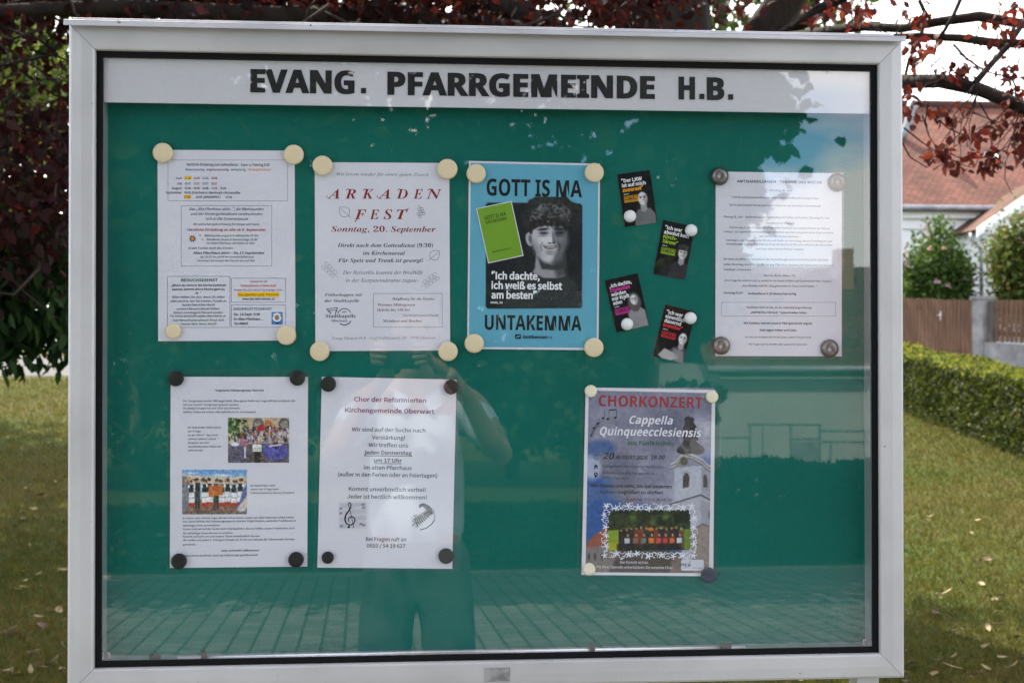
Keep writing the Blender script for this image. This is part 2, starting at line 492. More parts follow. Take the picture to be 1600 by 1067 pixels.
def cap_height(style):
    if style not in _cap:
        co, _ = text_tris('H', style); _cap[style] = max(1e-3, co[:, 1].max() - co[:, 1].min()) if len(co) else .7
    return _cap[style]

class Sheet:
    """one sheet pinned to the board; drawing positions are given in the units of the zoomed view (zoom) it was measured in"""
    def __init__(self, tl, tr, bl, zoom=(0, 0, 1), lift=0.0016):
        a, b, c = pt(*tl, YB), pt(*tr, YB), pt(*bl, YB)
        self.zoom = zoom
        self.w = (b - a).length; self.h = (c - a).length
        ang = math.atan2(b.z - a.z, b.x - a.x)
        self.X = Vector((math.cos(ang), 0, math.sin(ang))); self.Y = Vector((-math.sin(ang), 0, math.cos(ang)))
        self.c = a + self.X * (self.w / 2) - self.Y * (self.h / 2)
        self.c.y = YB - lift
        self.ang = ang
        self.V, self.F, self.C = [], [], []
        self.z = .00012
    def L(self, zx, zy):
        x0, y0, k = self.zoom
        p = pt(x0 + zx / k, y0 + zy / k, YB)
        d = p - self.c
        return (d.dot(self.X), d.dot(self.Y))
    def k(self):
        a, b = self.L(100, 300), self.L(200, 300)
        return math.hypot(b[0] - a[0], b[1] - a[1]) / 100
    def up(self, dz=.00008):
        self.z += dz
    def add(self, co, polys, col_):
        for i, p in enumerate(polys):
            n = len(self.V); jz = self.z + RNG.random() * 1.5e-5
            for q in p:
                self.V.append((co[q][0], co[q][1], jz)); self.C.append(col_)
            self.F.append(tuple(range(n, n + len(p))))
    def text(self, s, zx, zy, cap=None, w=None, style='cjk', color=(25, 25, 30), align='c', shear=0.0, bold=0.0, spacing=1.0, rot=0.0):
        co, polys = text_tris(s, style, shear, bold, spacing)
        if not len(co): return
        x0, x1 = co[:, 0].min(), co[:, 0].max()
        k = self.k()
        sy = (cap * k / cap_height(style)) if cap else w * k / (x1 - x0)
        sx = (w * k / (x1 - x0)) if w else sy
        co = co.copy(); co[:, 0] -= {'c': (x0 + x1) / 2, 'l': x0, 'r': x1}[align]
        co[:, 0] *= sx; co[:, 1] *= sy
        if rot:
            c_, s_ = math.cos(rot), math.sin(rot)
            co = np.stack([co[:, 0] * c_ - co[:, 1] * s_, co[:, 0] * s_ + co[:, 1] * c_], -1)
        o = self.L(zx, zy); co = co + np.array(o)
        self.add(co, polys, c8(*color))
    def poly(self, zp, color):
        pts = [self.L(*p) for p in zp]
        tris = tessellate_polygon([[Vector((p[0], p[1], 0)) for p in pts]])
        self.add(pts, tris, c8(*color))
    def rect(self, x0, y0, x1, y1, color):
        self.poly([(x0, y0), (x1, y0), (x1, y1), (x0, y1)], color)
    def line(self, zp, wd, color):
        """broken line of width wd"""
        P = [Vector(p) for p in zp]
        for a, b in zip(P[:-1], P[1:]):
            d = b - a
            if d.length < 1e-6: continue
            n = Vector((-d.y, d.x)).normalized() * wd / 2
            self.poly([a + n, b + n, b - n, a - n], color)
    def box(self, x0, y0, x1, y1, wd, color):
        for a, b in (((x0 - wd / 2, y0), (x1 + wd / 2, y0)), ((x0 - wd / 2, y1), (x1 + wd / 2, y1)), ((x0, y0), (x0, y1)), ((x1, y0), (x1, y1))):
            self.line([a, b], wd, color)
    def disc(self, cx, cy, r, color, ry=None, n=18):
        ry = ry or r
        self.poly([(cx + r * math.cos(2 * math.pi * i / n), cy + ry * math.sin(2 * math.pi * i / n)) for i in range(n)], color)
    def arc(self, cx, cy, r, a0, a1, wd, color, n=22, ry=None):
        ry = ry or r
        self.line([(cx + r * math.cos(math.radians(a0 + (a1 - a0) * i / n)), cy + ry * math.sin(math.radians(a0 + (a1 - a0) * i / n))) for i in range(n + 1)], wd, color)
    def roundrect(self, x0, y0, x1, y1, r, color):
        P = []
        for cx, cy, a in ((x1 - r, y0 + r, -90), (x1 - r, y1 - r, 0), (x0 + r, y1 - r, 90), (x0 + r, y0 + r, 180)):
            P += [(cx + r * math.cos(math.radians(a + t * 22.5)), cy + r * math.sin(math.radians(a + t * 22.5))) for t in range(5)]
        self.poly(P, color)
    def finish(self, name, label, cat, group=None, paper='paper', laminate=None, thick=.0003, parts=(), print_name='lettering'):
        root = empty(name, self.c, (math.pi / 2, -self.ang, 0))
        tag(root, label, cat, group)
        self.root = root
        mb = MB()
        nx, nz_ = 10, 14
        bulge = lambda fx, fy: 0.0
        mb.box((-self.w / 2, -self.h / 2, -.0003), (self.w / 2, self.h / 2, 0))
        mb.build('paper', M[paper] if isinstance(paper, str) else paper, root)
        for nm, V, F, C in parts:
            self._mesh(nm, V, F, C, root)
        if self.V:
            self._mesh(print_name, self.V, self.F, self.C, root)
        if laminate:
            x0, y0, x1, y1 = laminate
            a, b = self.L(x0, y0), self.L(x1, y1)
            mb = MB(); z = self.z + .0004
            mb.quad((a[0], b[1], z), (b[0], b[1], z), (b[0], a[1], z), (a[0], a[1], z))
            mb.build('laminate', M['laminate'], root)
        return root
    def _mesh(self, nm, V, F, C, root):
        me = bpy.data.meshes.new(nm)
        me.from_pydata(V, [], F)
        at = me.attributes.new('Col', 'FLOAT_COLOR', 'POINT')
        at.data.foreach_set('color', np.concatenate([np.array(C, dtype=np.float32), np.ones((len(C), 1), np.float32)], 1).ravel())
        me.update()
        return link_mesh(nm, me, M['ink'], root)

class Paint:
    """a printed picture as a fine colour grid; drawn in the same zoom units as its sheet"""
    def __init__(self, sheet, x0, y0, x1, y1, nx, ny, bg):
        self.s = sheet
        gx = np.linspace(x0, x1, nx + 1); gy = np.linspace(y0, y1, ny + 1)
        self.X, self.Y = np.meshgrid(gx, gy)
        self.nx, self.ny = nx, ny
        self.step = max((x1 - x0) / nx, (y1 - y0) / ny)
        self.img = np.empty(self.X.shape + (3,)); self.img[:] = np.array(bg, float) / 255
    def put(self, a, colr):
        a = np.clip(a, 0, 1)[..., None]
        self.img = self.img * (1 - a) + (np.array(colr, float) / 255) * a
    def ell(self, cx, cy, rx, ry, colr, soft=None, ang=0.0, alpha=1.0):
        c_, s_ = math.cos(ang), math.sin(ang)
        dx, dy = self.X - cx, self.Y - cy
        u, v = (dx * c_ + dy * s_) / rx, (-dx * s_ + dy * c_) / ry
        r = np.sqrt(u * u + v * v) + 1e-9
        soft = soft or self.step
        d = (1 - r) * min(rx, ry)
        self.put(alpha * np.clip(d / soft + .5, 0, 1), colr)
    def poly(self, P, colr, soft=None, alpha=1.0):
        soft = soft or self.step
        ins = np.zeros(self.X.shape, bool); dist = np.full(self.X.shape, 1e9)
        n = len(P)
        for i in range(n):
            (xa, ya), (xb, yb) = P[i], P[(i + 1) % n]
            if ya != yb:
                t = ((ya > self.Y) != (yb > self.Y)) & (self.X < (xb - xa) * (self.Y - ya) / (yb - ya) + xa)
                ins ^= t
            dx, dy = xb - xa, yb - ya
            q = np.clip(((self.X - xa) * dx + (self.Y - ya) * dy) / (dx * dx + dy * dy + 1e-12), 0, 1)
            dist = np.minimum(dist, np.hypot(self.X - xa - q * dx, self.Y - ya - q * dy))
        sd = np.where(ins, dist, -dist)
        self.put(alpha * np.clip(sd / soft + .5, 0, 1), colr)
    def line(self, P, wd, colr, alpha=1.0):
        for (xa, ya), (xb, yb) in zip(P[:-1], P[1:]):
            dx, dy = xb - xa, yb - ya
            q = np.clip(((self.X - xa) * dx + (self.Y - ya) * dy) / (dx * dx + dy * dy + 1e-12), 0, 1)
            d = np.hypot(self.X - xa - q * dx, self.Y - ya - q * dy)
            self.put(alpha * np.clip((wd / 2 - d) / self.step + .5, 0, 1), colr)
    def noise(self, scale, seed=0):
        r = np.random.default_rng(seed)
        out = np.zeros(self.X.shape); amp = 1
        for o in range(4):
            n = r.random((64, 64)); sc = scale / 2 ** o
            u, v = self.X / sc, self.Y / sc
            iu, iv = np.floor(u).astype(int), np.floor(v).astype(int); fu, fv = u - iu, v - iv
            fu, fv = fu * fu * (3 - 2 * fu), fv * fv * (3 - 2 * fv)
            g = lambda a, b: n[b % 64, a % 64]
            out += amp * ((g(iu, iv) * (1 - fu) + g(iu + 1, iv) * fu) * (1 - fv) + (g(iu, iv + 1) * (1 - fu) + g(iu + 1, iv + 1) * fu) * fv)
            amp *= .5
        return out / 1.875
    def grain(self, amp, scale, seed=1):
        self.img = np.clip(self.img + (self.noise(scale, seed)[..., None] - .5) * amp, 0, 1)
    def mesh(self, name='picture', z=.0001):
        g = np.where(self.img <= .04045, self.img / 12.92, ((self.img + .055) / 1.055) ** 2.4).reshape(-1, 3)
        V = []
        tl, tr, bl = self.s.L(self.X[0, 0], self.Y[0, 0]), self.s.L(self.X[0, -1], self.Y[0, -1]), self.s.L(self.X[-1, 0], self.Y[-1, 0])
        for j in range(self.ny + 1):
            for i in range(self.nx + 1):
                a, b = i / self.nx, j / self.ny
                V.append((tl[0] + (tr[0] - tl[0]) * a + (bl[0] - tl[0]) * b, tl[1] + (tr[1] - tl[1]) * a + (bl[1] - tl[1]) * b, z))
        w = self.nx + 1
        F = [(j * w + i, (j + 1) * w + i, (j + 1) * w + i + 1, j * w + i + 1) for j in range(self.ny) for i in range(self.nx)]
        return (name, V, F, [tuple(c) for c in g])

# header lettering, measured straight on the photograph
class HeaderSheet(Sheet):
    def __init__(self):
        self.zoom = (0, 0, 1); self.c = Vector((0, .0092, hz)); self.X = Vector((1, 0, 0)); self.Y = Vector((0, 0, 1)); self.V, self.F, self.C = [], [], []; self.z = 0
    def L(self, zx, zy):
        d = pt(zx, zy, .0092) - self.c
        return (d.x, d.z)
    def k(self): return .98e-3
def header_word(items):
    hs = HeaderSheet()
    for t, u, v, w in items:
        if t == '.': hs.rect(u - 4, v - 8.5, u + 4, v, (10, 10, 10))
        else:
            for du in (-.7, .7): hs.text(t, u + du, v, cap=34.5, w=w - 1, style='sb', bold=.012); hs.z += 3e-5
    mb = MB()
    for f in hs.F:
        n = len(mb.v)
        for q in f: mb.v.append((hs.V[q][0], .0092 - .0009 - hs.V[q][2] - .03, hs.V[q][1] + hz))
        mb.face(range(n, n + len(f)))
    mb.build('lettering', M['letter'], header)
header_word((('EVANG', 473, 145.4, 160), ('.', 568, 146.6, 0)))
header_word((('PFARRGEMEINDE', 816, 151.2, 422),))
header_word((('H', 1073, 155.3, 26), ('.', 1096.5, 155.6, 0), ('B', 1118, 156.2, 28), ('.', 1141.5, 156.4, 0)))

# ------------------------------------------------------------------ sheet 1: service times in four boxes
K = (38, 38, 46)
s = Sheet((246.4, 234.6), (460.5, 236), (246.4, 533), (230, 210, 3.05))
s.box(100, 124, 670, 318, 1.6, (95, 95, 105))
s.text('Herzliche Einladung zum Gottesdienst – Sonn- u. Feiertag 9:30', 387, 152, cap=13.5, w=396, style='cjks', color=K)
for t, x0, x1, c in (('deutschsprachig', 183, 273, (30, 75, 150)), ('ungarischsprachig', 283, 390, (110, 40, 90)), ('zweisprachig', 398, 470, (60, 105, 80)), ('+Kindergottesdienst', 478, 590, (225, 130, 30))):
    s.text(t, x0, 174, cap=11, w=x1 - x0, style='cjks', color=c, align='l')
s.rect(179, 200, 213, 217, (238, 200, 20)); s.rect(176, 291, 210, 307, (240, 185, 20))
s.up()
cb, cr, cg, ck = (35, 90, 140), (140, 50, 50), (50, 120, 125), K
for lab, y, ds in (('Juni', 215, (('27.06.', ck), ('14.06.', cr), ('21.06.', cg), ('28.06.', cr))), ('Juli', 241, (('05.07.', cb), ('12.07.', cr), ('19.07.', cg), ('26.07.', cr))),
                   ('August', 263, (('02.08.', ck), ('09.08.', cr), ('16.08.', ck), ('23.08.', cr), ('30.08.', ck)))):
    s.text(lab, 166, y, cap=11.5, style='cjks', color=K, align='r')
    for i, (d, c) in enumerate(ds): s.text(d, 180 + i * 42, y, cap=11.5, w=31, style='cjks', color=c, align='l')
s.text('September', 166, 284, cap=11.5, style='cjks', color=K, align='r')
s.text('06.09. Ernte Dank m. Abendmahl + Kirchenkaffee', 178, 284, cap=11.5, w=268, style='cjks', color=K, align='l')
s.text('13.09.', 178, 304, cap=11.5, w=30, style='cjks', color=(120, 60, 20), align='l')
s.text('20.09. ARKADENFEST', 232, 305, cap=11.5, w=120, style='cjks', color=K, align='l')
s.text('27.09.', 375, 306, cap=11.5, w=32, style='cjks', color=K, align='l')
s.box(163, 341, 594, 628, 1.6, (95, 95, 110))
N = (45, 45, 85)
for t, cx, y, cap, w, st, c, sh in (
        ('Das „Alte Pfarrhaus aktiv“, die Bibelstunden', 379, 363, 13, 356, 'in', N, .2), ('und der Kindergottesdienst verabschieden', 380, 386, 13, 344, 'in', N, .2),
        ('sich in die Sommerpause', 380, 409, 13, 204, 'in', N, .2), ('Wir wünschen gute Erholung für Körper und Seele.', 379, 434, 10.5, 318, 'in', K, .1),
        ('Herzliche Einladung an alle ab 9. September', 380, 461, 12.5, 378, 'inb', (165, 50, 50), .2), ('Bibelstunde ungarisch mittwochs 19 Uhr', 404, 488, 10.5, 258, 'in', K, .12),
        ('Bibelkreis deutsch donnerstags 18.30', 405, 507, 10.5, 242, 'in', K, .12), ('im Alten Pfarrhaus mit dabei zu sein.', 400, 524, 10.5, 230, 'in', K, .12),
        ('Erster Termin nach den Ferien:', 304, 548, 11, 212, 'in', K, 0), ('Altes Pfarrhaus aktiv – Do.17.September', 390, 571, 12, 344, 'inb', (25, 20, 50), .2),
        ('ab 14:30 bis 16:00 im Gemeindefestsaal', 382, 589, 10, 256, 'in', K, 0), ('Kommen Sie vorbei! Wir freuen uns auf Sie!', 377, 607, 10, 272, 'in', K, .1)):
    s.text(t, cx, y, cap=cap, w=w, style=st, color=c, shear=sh)
s.disc(253, 482, 3, K); s.disc(263, 502, 3, K)
P = []
for i in range(20):
    r_ = 20 if i % 2 == 0 else 10
    P.append((217 + r_ * math.cos(i * math.pi / 10), 498 + r_ * math.sin(i * math.pi / 10)))
s.poly(P, (40, 38, 40)); s.up(); s.disc(217, 498, 8.5, (215, 130, 40)); s.up()
s.box(97, 677, 395, 920, 1.6, (85, 85, 110)); s.box(402, 686, 660, 800, 1.6, (85, 85, 110)); s.box(402, 813, 660, 919, 1.6, (85, 85, 110))
G = (50, 100, 70)
for t, cx, y, cap, w, st, c in (
        ('BESUCHSDIENST', 250, 701, 14, 174, 'inb', G), ('„Wenn du nicht in die Kirche kommen', 246, 724, 10.5, 262, 'inb', K), ('kannst, kommt deine Kirche gern zu', 245, 743, 10.5, 250, 'inb', K), ('dir“', 244, 761, 10.5, 26, 'inb', K),
        ('Bitte melden Sie sich, wenn Sie selbst', 246, 780, 10.5, 250, 'in', N), ('oder jemand, den Sie kennen, Freude an', 245, 799, 10.5, 266, 'in', N), ('kurzen Besuchen durch', 246, 817, 10.5, 156, 'in', N),
        ('unseren Besuchsdienst hätten.', 245, 836, 10.5, 208, 'in', N), ('Einfach vormittags im Pfarramt anrufen:', 245, 854, 10, 236, 'in', K), ('Tel. 03352/32416/office@die-reformierten.at', 242, 870, 9.5, 266, 'in', K),
        ('Das Besuchsdienstteam freut sich', 246, 890, 10.5, 242, 'in', G), ('immer über Ihren Anruf!', 246, 908, 10.5, 168, 'in', G),
        ('Termine für die', 531, 706, 10, 86, 'in', (150, 70, 70)), ('Gottesdienste in Eisenstadt', 531, 726, 11, 172, 'inb', (205, 105, 50)), ('Finden Sie auf unserer Homepage unter', 530, 746, 9.5, 232, 'in', (130, 70, 110)),
        ('www.die-reformierten.at', 531, 789, 11, 156, 'inb', (55, 45, 75)), ('KINDERGOTTESDIENST', 504, 838, 12.5, 182, 'in', (30, 65, 110)), ('So. 13.Sept. 9:30', 476, 863, 12, 126, 'inb', (25, 25, 60)),
        ('im Alten Pfarrhaus ...', 484, 885, 11.5, 140, 'inb', (25, 25, 60)), ('Sei dabei!', 448, 906, 11.5, 66, 'inb', (25, 25, 60))):
    s.text(t, cx, y, cap=cap, w=w, style=st, color=c)
s.rect(431, 752, 630, 775, (240, 195, 15)); s.rect(593, 847, 646, 906, (60, 125, 185)); s.up()
s.text('Neuigkeiten und Termine', 531, 769, cap=12, w=194, style='inb', color=(130, 85, 10))
s.disc(619, 876, 21, (225, 225, 225), 17); s.poly([(596, 858), (619, 850), (642, 858), (619, 866)], (225, 225, 225)); s.up(); s.disc(619, 873, 11, (150, 120, 90), 13); s.rect(612, 896, 628, 902, (35, 40, 50))
s.finish('notice_sheet', 'white sheet with yellow highlighted dates and text in five outlined boxes', 'notice', 'paper notices on the green board', laminate=(44, 66, 718, 999))
S1 = 'the sheet of outlined boxes'

# ------------------------------------------------------------------ sheet 2: harvest festival with red calligraphy
s = Sheet((491.8, 253.9), (702, 255.3), (492, 548.5), (480, 230, 3.14))
s.text('Wir feiern wieder für einen guten Zweck', 371, 142, cap=15, w=456, style='mi', color=(95, 92, 98))
R_ = (135, 30, 30)
for ch, x, w in (('A', 130, 62), ('R', 213, 54), ('K', 298, 58), ('A', 378, 62), ('D', 466, 56), ('E', 544, 46), ('N', 622, 78)):
    s.text(ch, x, 254, cap=47, w=w, style='mbi', color=R_)
    if ch in 'RKDN': s.line([(x - w * .42, 214), (x - w * .3, 207), (x - w * .08, 208)], 3.5, R_)
    if ch == 'A': s.line([(x - w * .5, 250), (x - w * .56, 243), (x - w * .5, 238)], 3, R_)
for ch, x, w in (('F', 262, 58), ('E', 330, 46), ('S', 396, 44), ('T', 466, 54)):
    s.text(ch, x, 354, cap=47, w=w, style='mbi', color=R_)
s.line([(244, 350), (240, 362), (233, 367)], 4.5, R_); s.line([(482, 309), (492, 306), (497, 300)], 4, R_)
s.text('Sonntag, 20. September', 375, 416, cap=27, w=516, style='mbi', color=R_)
D_ = (45, 42, 48)
s.text('Direkt nach dem Gottesdienst (9:30)', 384, 491, cap=18.5, w=470, style='mbi', color=D_)
s.text('im Kirchenareal', 377, 529, cap=18.5, w=208, style='mbi', color=D_)
s.text('Für Speis und Trank ist gesorgt!', 360, 565, cap=18.5, w=418, style='mbi', color=D_)
s.text('Der Reinerlös kommt der Brothilfe', 372, 624, cap=18, w=396, style='mi', color=(95, 92, 98))
s.text('in der Karpatenukraine zugute.', 368, 662, cap=18, w=358, style='mi', color=(95, 92, 98))
s.text('Frühschoppen mit', 178, 731, cap=14, w=184, style='mbi', color=(60, 58, 62)); s.text('der Stadtkapelle', 171, 760, cap=14, w=170, style='mbi', color=(60, 58, 62))
s.box(325, 718, 662, 883, 1.8, (100, 100, 105))
s.text('Hüpfburg für die Kinder', 523, 750, cap=12, w=210, style='mb', color=(85, 85, 90)); s.text('Warmes Mittagessen', 437, 779, cap=12, w=186, style='mb', color=(130, 60, 75))
s.text('(Küche bis 14Uhr)', 424, 804, cap=12, w=162, style='mb', color=(105, 70, 80)); s.text('Mehlspeisenverkauf', 558, 830, cap=11, w=178, style='mb', color=(150, 145, 145)); s.text('Weinkost und Bierbar', 468, 858, cap=12, w=192, style='mb', color=(85, 85, 95))
s.text('Evang Pfargem H.B   Graf Erdödystraße 20   7400 Oberwart', 377, 942, cap=12.5, w=512, style='mi', color=(120, 115, 118))
B_ = (40, 46, 75)
s.line([(95, 794), (150, 788), (143, 800), (102, 802), (95, 794)], 3.4, B_); s.line([(102, 802), (118, 817)], 4.5, B_); s.line([(145, 800), (138, 817)], 4.5, B_)
s.arc(183, 826, 34, -160, -25, 4, B_); s.arc(183, 838, 34, 25, 130, 5, B_)
s.text('MV', 183, 814, cap=10, w=26, style='mb', color=B_); s.text('Stadtkapelle', 165, 836, cap=17, w=148, style='mb', color=(35, 38, 55)); s.text('Oberwart', 158, 857, cap=12, w=78, style='mb', color=(35, 38, 55))
GL = (110, 105, 108)
def leaf_art(cx, cy, L_, a):
    c_, s_ = math.cos(a), math.sin(a)
    T = lambda x, y: (cx + x * c_ - y * s_, cy + x * s_ + y * c_)
    up_ = [T(L_ * t, -L_ * .42 * math.sin(math.pi * t ** .8)) for t in np.linspace(0, 1, 9)]
    dn = [T(L_ * t, L_ * .42 * math.sin(math.pi * t ** .8)) for t in np.linspace(0, 1, 9)]
    s.line(up_, 2.2, GL); s.line(dn, 2.2, GL); s.line([T(-L_ * .22, 0), T(L_ * .85, 0)], 1.8, GL)
leaf_art(204, 338, -62, .75); leaf_art(605, 548, 58, -.7)
def sprig(cx, cy, L_, a):
    c_, s_ = math.cos(a), math.sin(a)
    T = lambda x, y: (cx + x * c_ - y * s_, cy + x * s_ + y * c_)
    s.line([T(0, 0), T(L_, 0)], 1.4, GL)
    for t in (.25, .48, .7, .92):
        for sd in (-1, 1):
            ox, oy = L_ * t + 4, sd * 12
            s.line([T(ox + 11 * math.cos(b), oy + 7.5 * math.sin(b)) for b in np.linspace(0, 2 * math.pi, 11)], 1.3, GL)
sprig(150, 640, 88, math.pi + .75); sprig(560, 686, 92, -.62)
for i, (x, y) in enumerate(((548, 306), (562, 304), (552, 318), (567, 316), (544, 329), (558, 330), (571, 327), (552, 342))):
    s.arc(x, y, 7, 0, 360, 2, GL, 10)
s.line([(556, 300), (552, 290), (545, 291)], 2.2, GL)
s.finish('notice_sheet', 'white sheet with spaced red calligraphy title and line drawn leaves', 'notice', 'paper notices on the green board', laminate=(30, 66, 708, 1010))
S2 = 'the red calligraphy sheet'

# ------------------------------------------------------------------ sheet 3: blue poster with a laughing young man
BLUE = (95, 165, 186)
s = Sheet((732.6, 252), (937.4, 256.3), (729.8, 545.2), (720, 240, 3.335))
s.poly([(52, 50), (716, 64), (707, 1012), (42, 1008)], BLUE)
p = Paint(s, 122, 226, 640, 812, 110, 124, BLUE)
BK = (22, 24, 28)
p.poly([(140, 256), (622, 262), (633, 274), (630, 798), (620, 810), (138, 808), (128, 796), (130, 268)], BK, 3)
n_ = p.noise(60, 3)
inside = (p.X > 136) & (p.X < 628) & (p.Y > 262) & (p.Y < 804)
p.img += (np.where(inside, (n_ - .45) * .10, 0))[..., None]
# jumper and neck
p.poly([(200, 806), (290, 690), (350, 640), (380, 600), (420, 640), (500, 652), (545, 620), (600, 690), (628, 770), (628, 806)], (44, 46, 50), 12)
p.poly([(392, 520), (384, 600), (372, 622), (430, 650), (500, 652), (540, 640), (530, 560), (520, 500)], (150, 150, 152), 8)
p.poly([(470, 560), (540, 520), (548, 640), (500, 650)], (62, 64, 68), 26, .9)
p.poly([(400, 540), (440, 575), (500, 582), (540, 545), (530, 600), (430, 600)], (92, 93, 96), 16, .8)
# face: lit from the left, the right half in shade
p.poly([(398, 540), (430, 572), (480, 584), (530, 560), (552, 520), (548, 600), (500, 610), (420, 604)], (52, 52, 55), 10, .95)
p.ell(357, 446, 20, 38, (172, 172, 174), 6, -.15); p.ell(361, 448, 9, 22, (90, 90, 92), 6, -.15)
p.poly([(374, 360), (370, 430), (378, 490), (398, 530), (432, 560), (470, 570), (508, 552), (534, 512), (550, 450), (550, 380), (520, 345), (420, 340)], (184, 184, 186), 7)
p.poly([(486, 350), (556, 350), (560, 470), (530, 540), (490, 575), (474, 566), (500, 500), (494, 450), (484, 420)], (92, 93, 96), 22, .92)
p.ell(392, 500, 16, 50, (128, 128, 130), 22, -.35, .7); p.ell(436, 448, 30, 26, (212, 212, 214), 22, 0, .8); p.ell(430, 375, 40, 16, (205, 205, 207), 16, 0, .7); p.ell(520, 446, 18, 20, (128, 128, 131), 16, 0, .7)
for ex, tn in ((428, 0), (512, 1)):
    p.ell(ex, 396, 30, 7, (44, 43, 44), 6, -.10 if ex < 460 else .08); p.ell(ex + 2, 415, 26, 11, (104, 104, 106) if not tn else (62, 62, 64), 8, 0, .85); p.ell(ex + 3, 417, 17, 4.8, (34, 34, 36), 4); p.ell(ex - 2, 431, 22, 4, (120, 120, 122) if not tn else (70, 70, 72), 4, 0, .8)
p.poly([(474, 400), (486, 440), (498, 462), (484, 470), (474, 468)], (98, 98, 101), 7, .9); p.ell(466, 452, 9, 16, (218, 218, 220), 8, 0, .8); p.ell(462, 468, 8, 4, (52, 52, 54), 3); p.ell(484, 468, 8, 4, (36, 36, 38), 3)
p.line([(424, 466), (414, 486), (420, 508)], 6, (112, 112, 114), .85); p.line([(506, 466), (516, 486), (510, 504)], 6, (52, 52, 54), .85)
p.poly([(424, 480), (440, 482), (462, 486), (486, 481), (506, 475), (496, 490), (480, 499), (458, 501), (438, 495)], (84, 76, 76), 5)
p.poly([(438, 486), (462, 490), (494, 482), (484, 491), (462, 495), (446, 492)], (205, 205, 207), 4, .85); p.ell(464, 513, 24, 5, (138, 132, 132), 4, 0, .9); p.ell(462, 524, 20, 5, (110, 110, 112), 5, 0, .7); p.ell(456, 546, 20, 12, (200, 200, 202), 12, 0, .7)
# curly hair
HR = (30, 29, 31)
p.poly([(338, 420), (346, 360), (372, 300), (360, 270), (398, 240), (440, 234), (500, 240), (552, 250), (590, 290), (604, 330), (590, 372), (562, 392), (548, 380), (530, 372), (500, 362), (470, 356), (440, 352), (420, 372), (398, 388), (376, 400), (362, 424), (356, 410)], HR, 6)
rr = np.random.default_rng(5)
for i in range(170):
    a = rr.random() * math.pi * 1.25 - math.pi * 1.1; d_ = .45 + .6 * rr.random()
    cx, cy = 470 + 128 * d_ * math.cos(a), 345 + 108 * d_ * math.sin(a)
    if cy < 400: p.ell(cx, cy, 10 + 12 * rr.random(), 3 + 4 * rr.random(), [(18, 18, 20), (40, 39, 41), (70, 69, 71), (105, 104, 106)][int(rr.random() ** 1.6 * 4)], 4, rr.random() * 3.1, .7)
for i in range(22):
    x = 374 + i * 8.2; p.ell(x, 362 + 10 * rr.random(), 9, 12 + 8 * rr.random(), HR, 6, .5 * rr.normal(), .75)
for i in range(64):                                # tousled curls round the outline and over the forehead
    a = rr.random() * math.pi * 1.30 - math.pi * 1.14; R_ = .94 + .24 * rr.random()
    cx, cy = 472 + 128 * R_ * math.cos(a), 336 + 104 * R_ * math.sin(a)
    if cy < 410: p.ell(cx, cy, 15 + 8 * rr.random(), 7 + 5 * rr.random(), (30 + 14 * rr.random(),) * 3, 5, a + 1.2 + rr.normal() * .5)
for i in range(26):
    x = 368 + 200 * rr.random(); p.ell(x, 352 + 20 * rr.random() + .0006 * (x - 470) ** 2, 13, 6, (34 + 40 * rr.random() ** 2,) * 3, 5, rr.normal() * .9, .9)
for i in range(110):
    a = rr.random() * math.pi - math.pi; d_ = rr.random() ** .5
    p.line([(470 + 110 * d_ * math.cos(a), 345 + 90 * d_ * math.sin(a)), (470 + 110 * d_ * math.cos(a) + 16 * rr.normal(), 345 + 90 * d_ * math.sin(a) + 12 * rr.normal())], 4.5, (90 + 80 * rr.random(),) * 3, .5)
for i in range(70):                                # spiky tufts standing off the outline
    a = -math.pi * (.02 + .98 * rr.random()); r1 = .86 + .1 * rr.random(); r2 = 1.02 + .20 * rr.random() ** 2; da = rr.normal() * .10
    x1, y1, x2, y2 = 470 + 128 * r1 * math.cos(a), 340 + 100 * r1 * math.sin(a), 472 + 132 * r2 * math.cos(a + da), 338 + 104 * r2 * math.sin(a + da)
    nx_, ny_ = -(y2 - y1), (x2 - x1); q_ = 9 / (math.hypot(nx_, ny_) + 1e-6)
    p.poly([(x1 + nx_ * q_, y1 + ny_ * q_), (x2, y2), (x1 - nx_ * q_, y1 - ny_ * q_)], (26 + 24 * rr.random(),) * 3, 4)
for x, y, L_, an in ((372, 378, 40, 1.2), (392, 366, 38, .9), (412, 362, 34, .7), (440, 356, 30, .4), (470, 358, 34, -.2), (500, 366, 38, -.5), (530, 380, 46, -.9), (552, 398, 50, -1.2)):
    p.poly([(x - 14, y - 18), (x + 14, y - 18), (x + L_ * .55 * math.sin(-an), y + L_ * .75)], (26, 25, 27), 5)
p.grain(.07, 7, 4)
T_ = (20, 20, 22)
s.z = .0004
s.text('GOTT IS MA', 383, 224, cap=86, w=500, style='sb', color=T_, bold=.004); s.text('UNTAKEMMA', 377, 920, cap=76, w=506, style='sb', color=T_, bold=.004)
W_ = (232, 232, 234)
for t, y, w in (('“Ich dachte,', 654, 252), ('ich weiß es selbst', 704, 370), ('am besten”', 754, 236)):
    s.text(t, 159, y, cap=38, w=w, style='cjkb', color=W_, align='l', bold=.0035)
s.text('MAXI, 19', 155, 781, cap=11, w=62, style='cjkb', color=W_, align='l')
s.roundrect(282, 941, 313, 966, 4, T_); s.up(); s.line([(288, 960), (297, 948), (299, 958), (308, 946)], 3.5, BLUE)
s.text('Gottkennen', 322, 963, cap=17, w=130, style='cjkb', color=(30, 35, 42), align='l', bold=.006); s.text('.at', 454, 963, cap=12, w=22, style='cjk', color=(60, 80, 95), align='l')
s.finish('blue_poster', 'light blue poster with a black and white portrait of a laughing curly haired youth', 'poster', 'paper notices on the green board', laminate=(30, 36, 728, 1026), parts=[p.mesh('portrait', .00022)])
S3 = 'the blue portrait poster'

